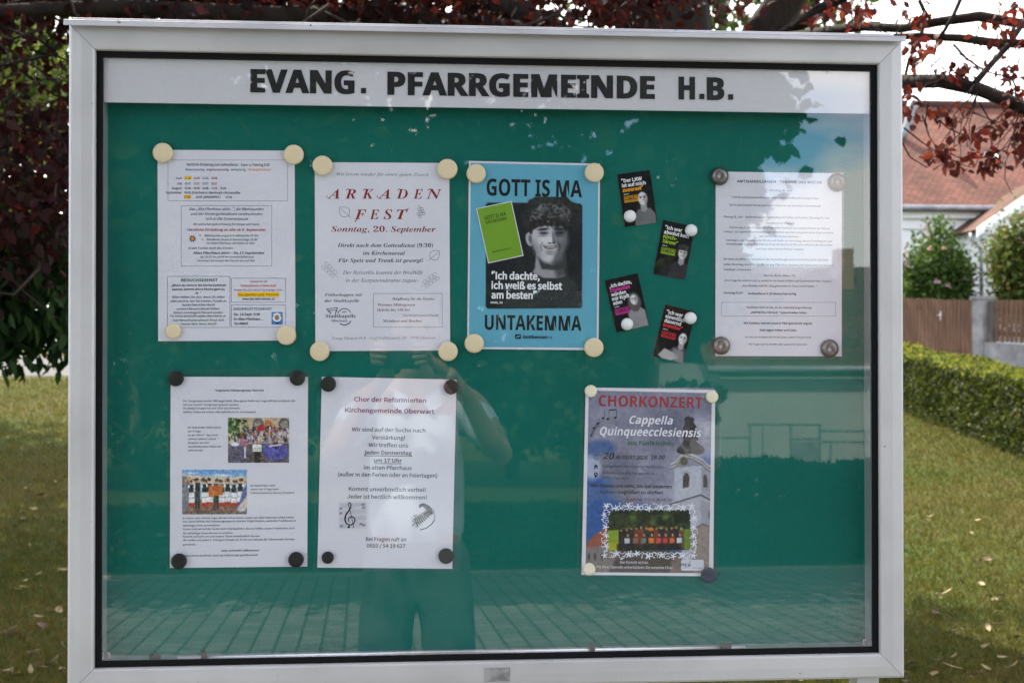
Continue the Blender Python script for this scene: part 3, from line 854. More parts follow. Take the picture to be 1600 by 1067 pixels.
# green slip stuck over the poster
s = Sheet((743.8, 326.3), (799, 314.6), (761.8, 412), (720, 240, 3.335), lift=.0030)
a = (s.w / 2, s.h / 2)
s.V += [(-a[0] + .0012, -a[1] + .0012, .0001), (a[0] - .0012, -a[1] + .0012, .0001), (a[0] - .0012, a[1] - .0012, .0001), (-a[0] + .0012, a[1] - .0012, .0001)]; s.F.append((0, 1, 2, 3)); s.C += [c8(110, 150, 46)] * 4
s.up()
s.text('GOTT IS MA', 181, 336, cap=20, w=114, style='sb', color=(45, 70, 22)); s.text('UNTAKEMMA', 186, 358, cap=17, w=112, style='sb', color=(45, 70, 22)); s.text('Gottkennen.at', 212, 508, cap=9, w=98, style='sb', color=(50, 78, 25))
s.finish('green_slip', 'small bright green slip stuck askew over the left of the blue poster', 'slip')

# ------------------------------------------------------------------ four black cards
ZC = (940, 250, 3.235)
def card(tl, tr, bl, lines, accent, people, label, ltl, lad):
    """lines: (text, accent?) in card millimetres"""
    s = Sheet(tl, tr, bl, ZC, lift=.0012)
    W, H = s.w * 1000, s.h * 1000
    class CS(Sheet): pass
    mm = lambda x, y: ((x - W / 2) / 1000, (H / 2 - y) / 1000)
    s.L = mm
    s.k = lambda: .001
    p = Paint(s, 0, 0, W, H, 44, 72, (24, 23, 25))
    people(p, W, H)
    p.grain(.05, 9, len(label)); p.grain(.04, 2.2, 3)
    for i, (t, acc, w) in enumerate(lines):
        s.text(t, ltl[0], ltl[1] + i * lad, cap=5.6, w=w, style='cjkb', color=accent if acc else (225, 225, 226), align='l', bold=.003)
    y = ltl[1] + len(lines) * lad
    s.text('MARTIN, 47' if accent[0] > 200 else 'SARA, 21', ltl[0] + 1, y - 2.4, cap=1.6, w=8, style='cjkb', color=(215, 215, 215), align='l')
    s.box(ltl[0] + .8, y + .2, ltl[0] + 23, y + 9.6, .55, accent)
    s.rect(ltl[0] + 1.6, y + 6.2, ltl[0] + 22.2, y + 8.8, accent)
    s.text('GOTT IS MA', ltl[0] + 11.9, y + 5.2, cap=4, w=20, style='sb', color=accent); s.up()
    s.text('UNTAKEMMA', ltl[0] + 11.9, y + 8.4, cap=2, w=18, style='sb', color=(30, 28, 28))
    s.finish('advert_card', label, 'card', 'black cards pinned between the posters', parts=[p.mesh('portrait', .00008)])
def head(p, cx, cy, r, tone, hair=None, body=(70, 70, 72), bw=2.3, lean=0, beard=False, long=False):
    H = p.Y.max()
    p.poly([(cx - r * bw + lean, H + 2), (cx - r * bw * .95 + lean, cy + r * 3.0), (cx - r * 1.1, cy + r * 2.0), (cx + r * 1.1, cy + r * 2.0), (cx + r * bw * .95 + lean, cy + r * 3.0), (cx + r * bw + lean, H + 2)], body, 2)
    p.poly([(cx - r * .55, cy + r * .6), (cx - r * .6, cy + r * 2.2), (cx, cy + r * 2.7), (cx + r * .6, cy + r * 2.2), (cx + r * .55, cy + r * .6)], tuple(t * .72 for t in tone), 1.5)
    if long: p.ell(cx, cy + r * .7, r * 1.5, r * 2.2, hair, 2)
    if hair: p.ell(cx, cy - r * .25, r * 1.12, r * 1.25, hair, 1.5)
    p.ell(cx, cy + r * .12, r * .86, r * 1.18, tone, 1.5); p.ell(cx + r * .5, cy + r * .3, r * .4, r * .9, tuple(t * .6 for t in tone), 2, 0, .6)
    for e in (-.36, .36): p.ell(cx + e * r, cy - r * .05, r * .2, r * .1, (35, 35, 37), .8); p.ell(cx + e * r, cy - r * .26, r * .26, r * .07, tuple(t * .45 for t in tone), .8)
    p.ell(cx + .05 * r, cy + r * .35, r * .14, r * .12, tuple(t * .7 for t in tone), .8); p.ell(cx, cy + r * .68, r * .38, r * .1, (120, 105, 105), .8); p.ell(cx, cy + r * .66, r * .26, r * .05, (225, 225, 225), .5)
    if beard: p.ell(cx, cy + r * .95, r * .7, r * .4, (60, 58, 58), 2, 0, .7)
def ppl1(p, W, H):
    head(p, W * .66, H * .50, 8.6, (200, 198, 197), None, (105, 105, 107), 2.0)
def ppl2(p, W, H):
    p.poly([(W * .1, H * 1.02), (W * .3, H * .78), (W * .62, H * .70), (W * .95, H * .80), (W * 1.02, H * 1.02)], (40, 38, 38), 6)
    head(p, W * .78, H * .52, 7.6, (205, 203, 202), (70, 68, 68), (52, 50, 52), 2.2); p.ell(W * .78, H * .41, 8.4, 4.0, (60, 58, 58), 1.5); p.ell(W * .75, H * .46, 10, 1.4, (48, 46, 46), 1)
def ppl3(p, W, H):
    head(p, W * .72, H * .46, 6.8, (205, 203, 202), (85, 80, 78), (135, 134, 135), 2.1, 0, False, True)
def ppl4(p, W, H):
    p.put(np.clip((1 - p.Y / H * 2.2) * .35, 0, 1), (90, 38, 34))
    head(p, W * .80, H * .54, 7.4, (215, 212, 210), None, (72, 72, 75), 2.4); p.poly([(W * .15, H * .95), (W * .3, H * .8), (W * .6, H * .84), (W * .8, H * .92), (W * .6, H), (W * .3, H)], (165, 162, 160), 2); p.poly([(W * .55, H * .76), (W * .9, H * .78), (W, H), (W * .7, H)], (150, 148, 147), 3, .7)
card((964, 273), (1015, 266), (976.5, 355), (('“Der LKW', 0, 33), ('ist auf mich', 0, 38), ('zugerast”', 1, 33)), (232, 160, 30), ppl1, 'black card with orange accent lines and a bald man in a grey top', (5, 14), 7.3)
card((1036, 344), (1085.5, 354), (1015.8, 427), (('“Ich war', 0, 28), ('absolut kein', 0, 40), ('Kirch-', 1, 22), ('Sänger”', 1, 25)), (150, 185, 45), ppl2, 'black card with lime green lines and a smiling person in a cap', (5, 13), 7.3)
card((944.6, 438.6), (996, 427), (963, 519.5), (('„Ich dachte,', 0, 36), ('Eindeutige', 1, 32), ('würden', 0, 24), ('mir Kraft', 0, 28), ('geben“', 0, 20)), (205, 60, 150), ppl3, 'black card with pink accent lines and a long haired woman', (5, 13), 6.9)
card((1039, 475.6), (1086.5, 487.5), (1013.6, 554.5), (('“Ich war', 0, 27), ('eigentlich', 0, 32), ('dauernd', 0, 27), ('brennbar”', 1, 31)), (215, 55, 60), ppl4, 'black card with red accent lines and a man with folded arms', (5, 13), 7.0)

# ------------------------------------------------------------------ sheet 5: the week's dates, mostly lost in the reflection
s = Sheet((1118, 268.5), (1315, 271.5), (1112.5, 556), (1100, 250, 3.336))
q = (62, 62, 74)
for t, cx, y, cap, w, st, c in (
        ('AMTSHANDLUNGEN - TERMINE DER WOCHE', 392, 122, 14, 446, 'inb', (60, 60, 72)), ('Sonntag 28. Juni', 398, 165, 10, 120, 'in', q), ('9.30 Uhr Gottesdienst Konfirmation Jubiläum Kirchenkaffee am Sonntag im Haus', 372, 203, 9.5, 450, 'in', q),
        ('18 Uhr gemeinsamer Wochenabend und Chorprobe am Samstag im Gemeindesaal', 370, 243, 9.5, 478, 'in', q), ('Montag 29. Juni    Seniorenkreis am Nachmittag mit Kaffee und Kuchen, Dienstag 30. Juni', 378, 305, 10, 552, 'in', q),
        ('Bibelabend am Mittwoch', 395, 335, 9, 150, 'in', q), ('Donnerstag 2. Juli Chor um 19 Uhr im alten Pfarrhaus und Gesprächskreis der Männer', 395, 360, 9.5, 526, 'in', q),
        ('Freitag 3. Juli Jugendtreff und Kinderstunde im Pfarrhof, Spielefest und gemeinsames Essen am Abend', 388, 382, 9.5, 574, 'in', q), ('um 16 Uhr im Gemeindehaus', 390, 404, 9.5, 206, 'in', q),
        ('Samstag 4. Juli Trauung in der Kirche und Taufe am Vormittag, danach Empfang im Saal', 390, 426, 9.5, 556, 'in', q), ('Anmeldungen zum Ausflug bitte bis Ende der Woche im Pfarramt während der Bürozeiten', 392, 446, 9.5, 556, 'in', q),
        ('bei Frau oder Herrn Pfarrer melden', 394, 470, 9.5, 250, 'in', q), ('Wir bitten um zahlreiche Teilnahme an den Veranstaltungen und um Unterstützung für alle Helfer', 375, 524, 10, 550, 'in', (50, 50, 62)),
        ('jeden Dienstag von 9 bis 11 Uhr ist das Pfarrbüro besetzt und telefonisch erreichbar', 388, 552, 10, 576, 'in', (50, 50, 62)), ('Friedhof, Urnenhain', 172, 577, 9.5, 142, 'in', (50, 50, 62)),
        ('Wort der Woche (Römer 15)', 392, 608, 10, 164, 'mbi', q), ('„Einer trage des anderen Last, so werdet ihr das Gesetz erfüllen und Gemeinschaft leben (Galater)“', 390, 635, 10, 576, 'in', (48, 48, 60)),
        ('„Aus Gnaden seid ihr selig geworden in Treue und Frieden“', 392, 662, 10, 396, 'in', (48, 48, 60)), ('Sonntag 05.07.', 152, 698, 10.5, 104, 'inb', (45, 45, 56)), ('Gottesdienst 9.30 deutschsprachig', 354, 702, 10.5, 252, 'inb', (45, 45, 56)),
        ('Herzlichen Dank an alle, die die Unterstützungserklärung', 390, 774, 10, 340, 'in', (48, 48, 60)), ('„KARFREITAG FÜR ALLE“ unterschrieben haben.', 388, 800, 10, 296, 'inb', (45, 45, 56)),
        ('Die Kollekte kommt unserer Pfarrgemeinde zugute.', 386, 856, 11, 360, 'inb', (48, 48, 60)), ('Gott segne Geben und Gabe.', 386, 892, 11, 196, 'inb', (48, 48, 60)), ('Der Herr sei mit denen die Ihm vertrauen, unserer Pfarrgemeinde', 386, 928, 9.5, 346, 'in', (80, 80, 90)), ('Für Fragen gerne anrufen oder persönlich sprechen', 384, 965, 9.5, 306, 'in', (80, 80, 90))):
    s.text(t, cx, y, cap=cap, w=w, style=st, color=c)
s.box(90, 742, 684, 814, 1.5, (105, 105, 115))
s.finish('notice_sheet', 'white sheet of closely set centred text, washed out by the mirrored sky', 'notice', 'paper notices on the green board', laminate=(42, 56, 726, 1040))
S5 = 'the washed out text sheet'

# ------------------------------------------------------------------ sheet 6: folk dance group with two photos
s = Sheet((267, 588.6), (481.4, 588.8), (267.6, 886.6), (250, 570, 3.233))
q = (55, 55, 62)
s.text('Ungarische Volkstanzgruppe Oberwart', 404, 133, cap=10.5, w=246, style='cjkb', color=(45, 45, 50))
for t, y, w in (('Die Tanzgruppe wurde 1963 gegründet. Eine ganze Reihe von Jugendlichen entstand, die', 186, 570), ('mit von unserer Tanzgruppe getanzt werden.', 205, 284), ('Die jetzige Gruppe hat sich 2014 neu formiert.', 223, 290), ('Seither hatten wir schon viele Auftritte im In- und Ausland.', 242, 372),
                ('Es waren sehr schöne Tage, die wir mit so vielen Leuten aus allen Nationen erlebt haben.', 777, 566), ('Das aktive Wirken der Volkstanzgruppe ist eine der Möglichkeiten, wertvolle Traditionen in', 794, 572), ('lebendiger Form zu bewahren.', 814, 188),
                ('Darum sind wir auf der Suche nach Interessierten, die uns helfen, unsere Traditionen auch', 832, 566), ('für zukünftige Generationen zu erhalten.', 853, 254), ('Kommt und lernt uns und unsere Tänze unverbindlich kennen.', 870, 392), ('Wir treffen uns jeden 2. Freitag im Monat um 20 Uhr im Festsaal der reformierten Kirchen-', 888, 570), ('gemeinde.', 910, 66),
                ('https://www.facebook.com/ung.VolkstanzgruppeOberwart/', 966, 380)):
    s.text(t, 117, y, cap=9.5, w=w, style='cjks', color=q, align='l')
for i, (t, w) in enumerate((('Im September 2022 waren', 168), ('wir 5 Tage', 66), ('an der Côte d’Azur beim', 154), ('„World Folklore Festival“', 156), ('Gruppen aus den', 108), ('verschiedensten Nationen', 168), ('nahmen teil.', 78))):
    s.text(t, 141, 320 + i * 19.2, cap=9.5, w=w, style='cjks', color=q, align='l')
for i, (t, w) in enumerate((('Im September 2023', 126), ('waren wir 4 Tage beim', 144), ('Folklorefestival in Rovinj (Kroatien)', 222))):
    s.text(t, 458, 613 + i * 18.5, cap=9.5, w=w, style='cjks', color=q, align='l')
s.text('Jeder ist herzlich willkommen!', 405, 940, cap=10, w=194, style='cjkb', color=(45, 45, 50))
rr = np.random.default_rng(11)
p = Paint(s, 344, 266, 653, 494, 96, 70, (186, 168, 140))
for x in (470, 600): p.poly([(x, 330), (x, 286), (x + 14, 270), (x + 40, 270), (x + 54, 286), (x + 54, 330)], (98, 92, 88), 3); p.ell(x + 27, 300, 20, 20, (140, 136, 128), 6)
p.rect = None
p.poly([(530, 282), (562, 282), (562, 306), (530, 306)], (190, 110, 60)); p.poly([(528, 308), (566, 308), (566, 330), (528, 330)], (60, 55, 55))
for i in range(60): p.ell(344 + 100 * rr.random() ** 1.3, 266 + 120 * rr.random(), 9 + 8 * rr.random(), 4 + 5 * rr.random(), [(40, 75, 30), (65, 105, 45), (30, 55, 25), (95, 130, 70)][rr.integers(4)], 4, rr.random() * 3)
p.poly([(344, 400), (653, 395), (653, 494), (344, 494)], (92, 82, 82), 8)
for i in range(120):
    x, y = 365 + 285 * rr.random(), 318 + 75 * rr.random()
    if x < 420 and y < 350: continue
    p.ell(x, y, 4.5, 10, [(50, 48, 62), (190, 190, 205), (88, 90, 130), (150, 60, 60), (60, 60, 66), (215, 210, 210), (120, 130, 170)][rr.integers(7)], 3); p.ell(x, y - 12, 3.4, 4.2, (196, 150, 120), 2); p.ell(x, y - 15, 3.4, 2.4, (50, 38, 32), 2)
p.ell(512, 318, 20, 16, (168, 45, 40), 4); p.ell(578, 320, 6, 12, (170, 50, 50), 4)
p.ell(585, 440, 64, 44, (82, 80, 150), 5); p.ell(560, 425, 40, 25, (105, 105, 178), 10, 0, .7); p.ell(584, 405, 16, 22, (60, 55, 75), 4); p.ell(584, 384, 5, 6, (200, 155, 125), 2); p.line([(556, 410), (612, 402)], 8, (222, 215, 215))
p.ell(395, 450, 52, 48, (88, 84, 100), 6); p.ell(380, 400, 22, 10, (210, 215, 230), 4); p.poly([(425, 412), (434, 412), (434, 470), (426, 470)], (215, 215, 225), 3); p.ell(425, 392, 22, 20, (165, 110, 130), 5)
p.poly([(468, 402), (514, 402), (514, 437), (468, 437)], (222, 222, 215), 1.5); p.poly([(476, 438), (508, 438), (506, 494), (478, 494)], (30, 30, 32), 3); p.ell(490, 388, 5, 6, (200, 150, 120), 2); p.line([(474, 420), (508, 420)], 2, (120, 120, 125)); p.line([(474, 428), (504, 428)], 2, (130, 130, 135))
p.grain(.34, 10, 2); p.grain(.26, 4, 5)
m1 = p.mesh('photo')
p = Paint(s, 112, 528, 440, 754, 96, 66, (110, 160, 205))
p.put(np.clip((p.Y - 535) / 40, 0, 1) * .55, (190, 205, 215)); p.ell(310, 556, 40, 5, (230, 232, 236), 6); p.ell(160, 546, 30, 4, (200, 215, 230), 6)
p.poly([(112, 548), (160, 556), (235, 562), (330, 566), (440, 562), (440, 600), (112, 600)], (206, 192, 166), 4); p.poly([(112, 680), (440, 676), (440, 754), (112, 754)], (122, 102, 84), 10); p.poly([(112, 560), (150, 566), (160, 700), (112, 754)], (120, 122, 130), 10)
for i in range(26): p.ell(116 + 320 * rr.random(), 575 + 14 * rr.random(), 7, 9, [(150, 95, 65), (110, 80, 62), (185, 150, 110), (80, 62, 55)][rr.integers(4)], 3)
for x, h_, man in ((160, 604, 0), (190, 594, 1), (226, 602, 0), (252, 598, 0), (284, 600, 1), (312, 603, 0), (342, 600, 0), (374, 604, 0), (406, 598, 0)):
    p.ell(x, h_ - 12, 6, 8, (205, 155, 125), 2); p.ell(x, h_ - 18, 6.5, 5, (60, 45, 38), 2)
    if man: p.poly([(x - 13, h_), (x + 13, h_), (x + 13, h_ + 60), (x + 10, h_ + 128), (x + 3, h_ + 130), (x, h_ + 75), (x - 4, h_ + 130), (x - 11, h_ + 128), (x - 13, h_ + 60)], (52, 50, 50), 5); p.poly([(x - 19, h_ + 2), (x - 12, h_), (x - 13, h_ + 45), (x - 20, h_ + 45)], (222, 220, 216), 2)
    else: p.poly([(x - 15, h_), (x + 15, h_), (x + 13, h_ + 42), (x - 13, h_ + 42)], (40, 42, 40), 2); p.ell(x - 14, h_ + 10, 5, 9, (228, 226, 224), 2); p.ell(x + 14, h_ + 10, 5, 9, (228, 226, 224), 2); p.poly([(x - 12, h_ + 40), (x + 12, h_ + 40), (x + 15, h_ + 92), (x - 15, h_ + 92)], (226, 224, 224), 2); p.line([(x - 14, h_ + 66), (x + 14, h_ + 66)], 2, (60, 55, 60)); p.poly([(x - 15, h_ + 92), (x + 15, h_ + 92), (x + 15, h_ + 112), (x - 15, h_ + 112)], (172, 62, 48), 2); p.line([(x - 4, h_ + 112), (x - 4, h_ + 132)], 4, (170, 120, 95)); p.line([(x + 5, h_ + 112), (x + 5, h_ + 132)], 4, (170, 120, 95))
p.ell(180, 578, 16, 5, (90, 62, 30), 2); p.poly([(246, 610), (318, 605), (320, 655), (246, 666)], (190, 108, 55), 2)
p.poly([(440, 600), (418, 635), (402, 690), (384, 728), (400, 746), (430, 740), (440, 720)], (92, 100, 150), 4); p.poly([(440, 660), (418, 690), (388, 728), (402, 744), (430, 736), (440, 715)], (205, 195, 185), 5)
p.grain(.32, 10, 7); p.grain(.26, 4, 6)
m2 = p.mesh('photo')
s.finish('notice_sheet', 'white sheet with two colour photos of a costumed folk dance group', 'notice', 'paper notices on the green board', laminate=(39, 22, 752, 1040), parts=[m1, m2])
S6 = 'the folk dance sheet'

# ------------------------------------------------------------------ sheet 7: choir looking for singers
s = Sheet((503, 588.6), (713.3, 593), (496.8, 886), (490, 570, 3.233))
V_ = (120, 50, 105)
s.text('Chor der Reformierten', 387, 187, cap=23, w=366, style='cjkb', color=V_); s.text('Kirchengemeinde Oberwart', 385, 242, cap=23, w=454, style='cjkb', color=V_)
q = (70, 68, 74)
for t, cx, y, w, st in (('Wir sind auf der Suche nach', 379, 337, 374, 'cjks'), ('Verstärkung!', 378, 376, 168, 'cjks'), ('Wir treffen uns', 378, 414, 202, 'cjks'), ('jeden Donnerstag', 376, 452, 242, 'cjkb'), ('um 17 Uhr', 375, 491, 142, 'cjkb'), ('im alten Pfarrhaus', 375, 528, 244, 'cjks'), ('(außer in den Ferien oder an Feiertagen)', 374, 564, 504, 'cjks'),
                       ('Kommt unverbindlich vorbei!', 372, 637, 390, 'cjks'), ('Jeder ist herzlich willkommen!', 371, 675, 404, 'cjks'), ('Bei Fragen ruft an', 366, 888, 204, 'cjks'), ('0650 / 54 19 627', 366, 921, 196, 'cjks')):
    s.text(t, cx, y, cap=19 if y > 800 else 20, w=w, style=st, color=(52, 50, 56) if st == 'cjkb' else q)
s.line([(256, 458), (497, 460)], 3, (52, 50, 56)); s.line([(304, 497), (446, 498)], 3, (52, 50, 56))
p = Paint(s, 126, 690, 270, 828, 60, 58, (205, 203, 212))
pw = np.clip(np.minimum(np.minimum(p.X - 126, 270 - p.X), np.minimum(p.Y - 690, 828 - p.Y)) / 8, 0, 1)
base = p.img.copy(); p.put(np.ones_like(p.X), (198, 197, 204)); p.grain(.10, 30, 3)
for i in range(4):
    for kk in range(5): p.line([(128, 705 + i * 34 + kk * 4), (268, 694 + i * 34 + kk * 4)], 1.2, (135, 135, 142), .5)
for x, y in ((250, 704), (252, 720), (136, 748), (136, 725), (254, 808), (240, 802), (140, 812)): p.ell(x, y, 8, 5, (95, 95, 102), 5, -.3, .8)
p.img = base * (1 - pw[..., None]) + p.img * pw[..., None]; p.img = np.where(pw[..., None] < .02, np.array((212, 210, 218)) / 255, p.img)
m1 = p.mesh('music_picture')
s.up(.0001)
CK = (30, 30, 34)
def clef(P, ws):
    for (a, b), (w1, w2) in zip(zip(P[:-1], P[1:]), zip(ws[:-1], ws[1:])): s.line([a, b], (w1 + w2) / 2, CK)
pts_ = [(198, 822), (203, 816), (196, 786), (186, 740), (178, 712), (174, 700), (180, 693), (188, 700), (188, 718), (176, 738), (162, 758), (158, 780), (166, 800), (184, 808), (202, 800), (210, 784), (204, 768), (190, 764), (178, 772), (176, 786), (183, 794)]
clef(pts_, [4, 3, 3, 3, 3, 4, 5, 6, 6, 7, 8, 8, 7, 6, 6, 6, 6, 6, 5, 4, 3]); s.disc(178, 817, 6.5, CK)
# curled keyboard drawing
for i in range(11):
    a = math.radians(-58 + i * 13.5)
    s.line([(500 + 6 * i, 792 - i * 3.2 - 3 * math.sin(i * .3)), (528 + 8.4 * i, 826 - i * 5.6 - i * i * .35)], 1.5, (120, 118, 122))
for i in range(9):
    s.line([(512 + 7.4 * i, 778 - i * 4.8), (526 + 9.0 * i, 812 - i * 5.6 - i * i * .3)], 6.5, CK)
s.line([(538, 832), (570, 822), (595, 804), (610, 782)], 5, (45, 44, 48)); s.line([(610, 782), (612, 760), (602, 730), (580, 708), (552, 698)], 2.5, (70, 70, 74))
s.poly([(604, 752), (596, 722), (575, 704), (552, 696), (536, 702), (531, 716), (540, 722), (546, 712), (560, 716), (566, 732), (548, 746), (512, 766), (500, 784), (514, 780), (560, 762)], (150, 148, 150)); s.up(.00005)
for rr_, wd in ((0, 3), (6, 2.6), (12, 2.6), (18, 2.4), (24, 2)):
    s.line([(602 - rr_ * .5, 748 + rr_ * .3), (590 - rr_ * .6, 722 + rr_ * .4), (572 - rr_ * .5, 708 + rr_ * .5), (552, 700 + rr_ * .5), (536, 704 + rr_ * .6), (532, 716)], wd, (66, 64, 68))
    s.line([(600 - rr_ * .5, 750 + rr_ * .35), (560 - rr_, 762 + rr_ * .2), (510, 782 + rr_ * .0)], wd * .7, (110, 108, 112))
rr = np.random.default_rng(3)
for i in range(46): s.disc(494 + 34 * rr.random(), 752 + 74 * rr.random(), 1.4 + 1.5 * rr.random(), (70, 68, 72), n=6)
s.finish('notice_sheet', 'white sheet with purple heading, music clef and curled keyboard drawing', 'notice', 'paper notices on the green board', laminate=(20, 58, 738, 1042), parts=[m1])
S7 = 'the purple headed sheet'

# ------------------------------------------------------------------ sheet 8: concert poster with church tower and choir
s = Sheet((915, 605), (1116.6, 609.5), (908.6, 896.8), (900, 590, 3.333))
p = Paint(s, 48, 52, 716, 1030, 150, 216, (150, 150, 166))
n1, n2 = p.noise(260, 4), p.noise(120, 9)
p.img = np.array((134, 134, 152))[None, None] / 255 + (n1 - .5)[..., None] * np.array((.30, .30, .28)) + (n2 - .5)[..., None] * .12
sk = np.clip((n1 * .55 + n2 * .35 + (p.Y - 330) / 900 - (p.X - 60) / 620 - .34) * 6, 0, 1) * np.clip((p.Y - 310) / 60, 0, 1)
p.put(sk, (58, 92, 150)); p.put(np.clip((n2 - .56) * 5, 0, 1) * np.clip((p.Y - 380) / 60, 0, 1) * np.clip((420 - p.X) / 150, 0, 1), (196, 198, 214))
p.ell(80, 470, 50, 60, (188, 190, 208), 30, 0, .8); p.ell(130, 365, 70, 40, (60, 86, 140), 26, 0, .8); p.ell(690, 450, 40, 60, (96, 118, 168), 24, 0, .7); p.ell(640, 260, 70, 70, (178, 178, 192), 50, 0, .7)
# old roof and ground
p.poly([(48, 870), (95, 815), (170, 775), (250, 770), (250, 880), (48, 892)], (150, 92, 72), 5); p.poly([(48, 886), (200, 862), (260, 880), (300, 1030), (48, 1030)], (132, 124, 118), 6)
for x in (66, 98, 134): p.ell(x, 930, 7, 20, (84, 82, 86), 3)
p.poly([(240, 880), (716, 930), (716, 1030), (160, 1030)], (88, 80, 72), 14); p.poly([(500, 930), (716, 900), (716, 1030), (480, 1030)], (122, 108, 98), 10)
# tower shaft, seen from below left
WL, WD = (182, 184, 194), (160, 160, 168)
p.poly([(510, 470), (716, 455), (716, 800), (640, 775), (560, 800), (494, 660), (510, 650)], WL, 3); p.poly([(650, 470), (716, 460), (716, 790), (652, 770)], WD, 3)
p.poly([(500, 660), (648, 612), (716, 648), (716, 1000), (545, 1000), (560, 800)], (176, 176, 184), 4); p.poly([(648, 640), (716, 660), (716, 780), (650, 770)], (158, 158, 166), 3)
p.poly([(590, 800), (655, 762), (716, 785), (716, 1030), (610, 1030)], (150, 138, 128), 5)
p.line([(488, 660), (648, 613), (716, 650)], 9, (86, 84, 88)); p.line([(490, 653), (648, 605), (716, 642)], 4, (196, 196, 202)); p.line([(610, 795), (655, 765), (716, 790)], 5, (96, 92, 92))
p.poly([(553, 578), (553, 520), (562, 500), (574, 496), (584, 504), (588, 522), (586, 576)], (84, 78, 72), 2.5); p.poly([(660, 574), (660, 520), (668, 504), (678, 512), (684, 530), (684, 576)], (92, 88, 86), 2.5); p.line([(540, 588), (596, 572)], 6, (200, 200, 206)); p.ell(696, 718, 8, 24, (92, 92, 98), 3)
p.line([(552, 500), (574, 488), (592, 498)], 3, (130, 128, 130))
# curved cornice with clock
for dy, c, w in ((0, (196, 194, 196), 9), (8, (118, 112, 104), 6), (16, (186, 184, 186), 6), (26, (112, 106, 98), 5)):
    p.line([(492, 452 + dy), (520, 440 + dy), (540, 414 + dy * .9), (570, 398 + dy * .8), (600, 404 + dy * .8), (630, 418 + dy * .9), (655, 430 + dy), (680, 455 + dy), (702, 470 + dy)], w, c)
p.line([(545, 470), (590, 456)], 7, (150, 146, 140)); p.line([(500, 476), (520, 470)], 6, (140, 136, 130))
p.ell(560, 436, 22, 24, (120, 114, 100), 3); p.ell(560, 436, 16, 18, (92, 88, 74), 3); p.ell(560, 436, 3, 3, (170, 160, 120), 2)
# onion dome and lantern
DM, DL = (56, 52, 54), (84, 80, 82)
p.poly([(522, 390), (524, 374), (540, 356), (552, 340), (556, 326), (610, 322), (632, 340), (660, 362), (668, 376), (664, 392), (640, 404), (600, 398), (560, 402)], DM, 3)
p.ell(560, 372, 26, 18, DL, 14, -.2, .7); p.poly([(556, 330), (553, 300), (560, 280), (552, 266), (562, 246), (566, 230), (560, 218), (568, 206), (604, 206), (616, 218), (610, 232), (622, 250), (628, 266), (622, 282), (632, 302), (634, 330)], (62, 58, 60), 3)
p.ell(574, 268, 12, 44, DL, 10, 0, .6); p.ell(583, 206, 7, 10, DM, 3); p.line([(580, 200), (579, 176)], 3.5, (150, 140, 130)); p.ell(578, 178, 6, 6, (140, 132, 120), 2.5); p.ell(580, 196, 5, 5, (135, 128, 118), 2.5); p.line([(577, 166), (577, 176)], 2.5, (150, 140, 130))
# choir photo
p.poly([(165, 690), (592, 690), (592, 900), (165, 900)], (44, 50, 34), 5)
m_ = ((p.X > 168) & (p.X < 590) & (p.Y > 692) & (p.Y < 898))
ng = p.noise(36, 21)
p.put(np.where(m_ & (p.Y < 790), np.clip((ng - .42) * 3.5, 0, 1), 0), (92, 116, 52)); p.put(np.where(m_ & (p.Y < 720), .5, 0), (40, 46, 30)); p.ell(240, 745, 46, 30, (60, 66, 40), 20, 0, .7); p.ell(545, 730, 40, 34, (34, 38, 30), 16, 0, .9)
p.poly([(165, 795), (222, 792), (222, 898), (165, 898)], (132, 156, 50), 6); p.poly([(165, 862), (215, 858), (215, 898), (165, 898)], (168, 168, 40), 6); p.poly([(530, 795), (592, 790), (592, 898), (560, 898), (556, 830)], (108, 138, 52), 6)
rr = np.random.default_rng(8)
for i in range(13):
    x = 232 + i * 26 + 5 * rr.random(); y = 782 + 12 * rr.random()
    p.poly([(x - 13, y + 8), (x + 13, y + 8), (x + 14, 890), (x - 14, 890)], [(56, 48, 44), (80, 58, 50), (48, 44, 44), (96, 74, 58), (120, 66, 44)][rr.integers(5)], 3); p.ell(x, y, 5, 7, (196, 150, 118), 2.5); p.ell(x, y - 5, 5.4, 4, [(60, 44, 34), (120, 96, 70), (150, 140, 130)][rr.integers(3)], 2)
for x, c in ((264, (196, 198, 204)), (308, (140, 104, 88)), (349, (112, 124, 122)), (389, (222, 128, 48)), (428, (206, 90, 84)), (461, (208, 66, 66)), (498, (220, 110, 54)), (535, (208, 210, 216))):
    p.poly([(x - 13, 842 - 6), (x + 12, 836), (x + 13, 862), (x - 12, 864)], c, 3); p.ell(x + 3, 822, 5, 7, (200, 152, 120), 2.5)
p.ell(386, 790, 16, 9, (214, 120, 44), 4); p.poly([(210, 866), (545, 866), (545, 900), (210, 900)], (46, 44, 42), 8, .8)
p.grain(.10, 14, 5); p.grain(.06, 5, 6)
# white paper margin
mg = np.clip((np.maximum(np.maximum(63 - p.X + (p.Y - 52) * -.021, p.X - 708 + (p.Y - 52) * .012), np.maximum(66 - p.Y, p.Y - 1016))) / 3 + .5, 0, 1)
m1 = p.mesh('picture', .00012)
s.z = .0003
def slim(P, w, c): s.line(P, w, c)
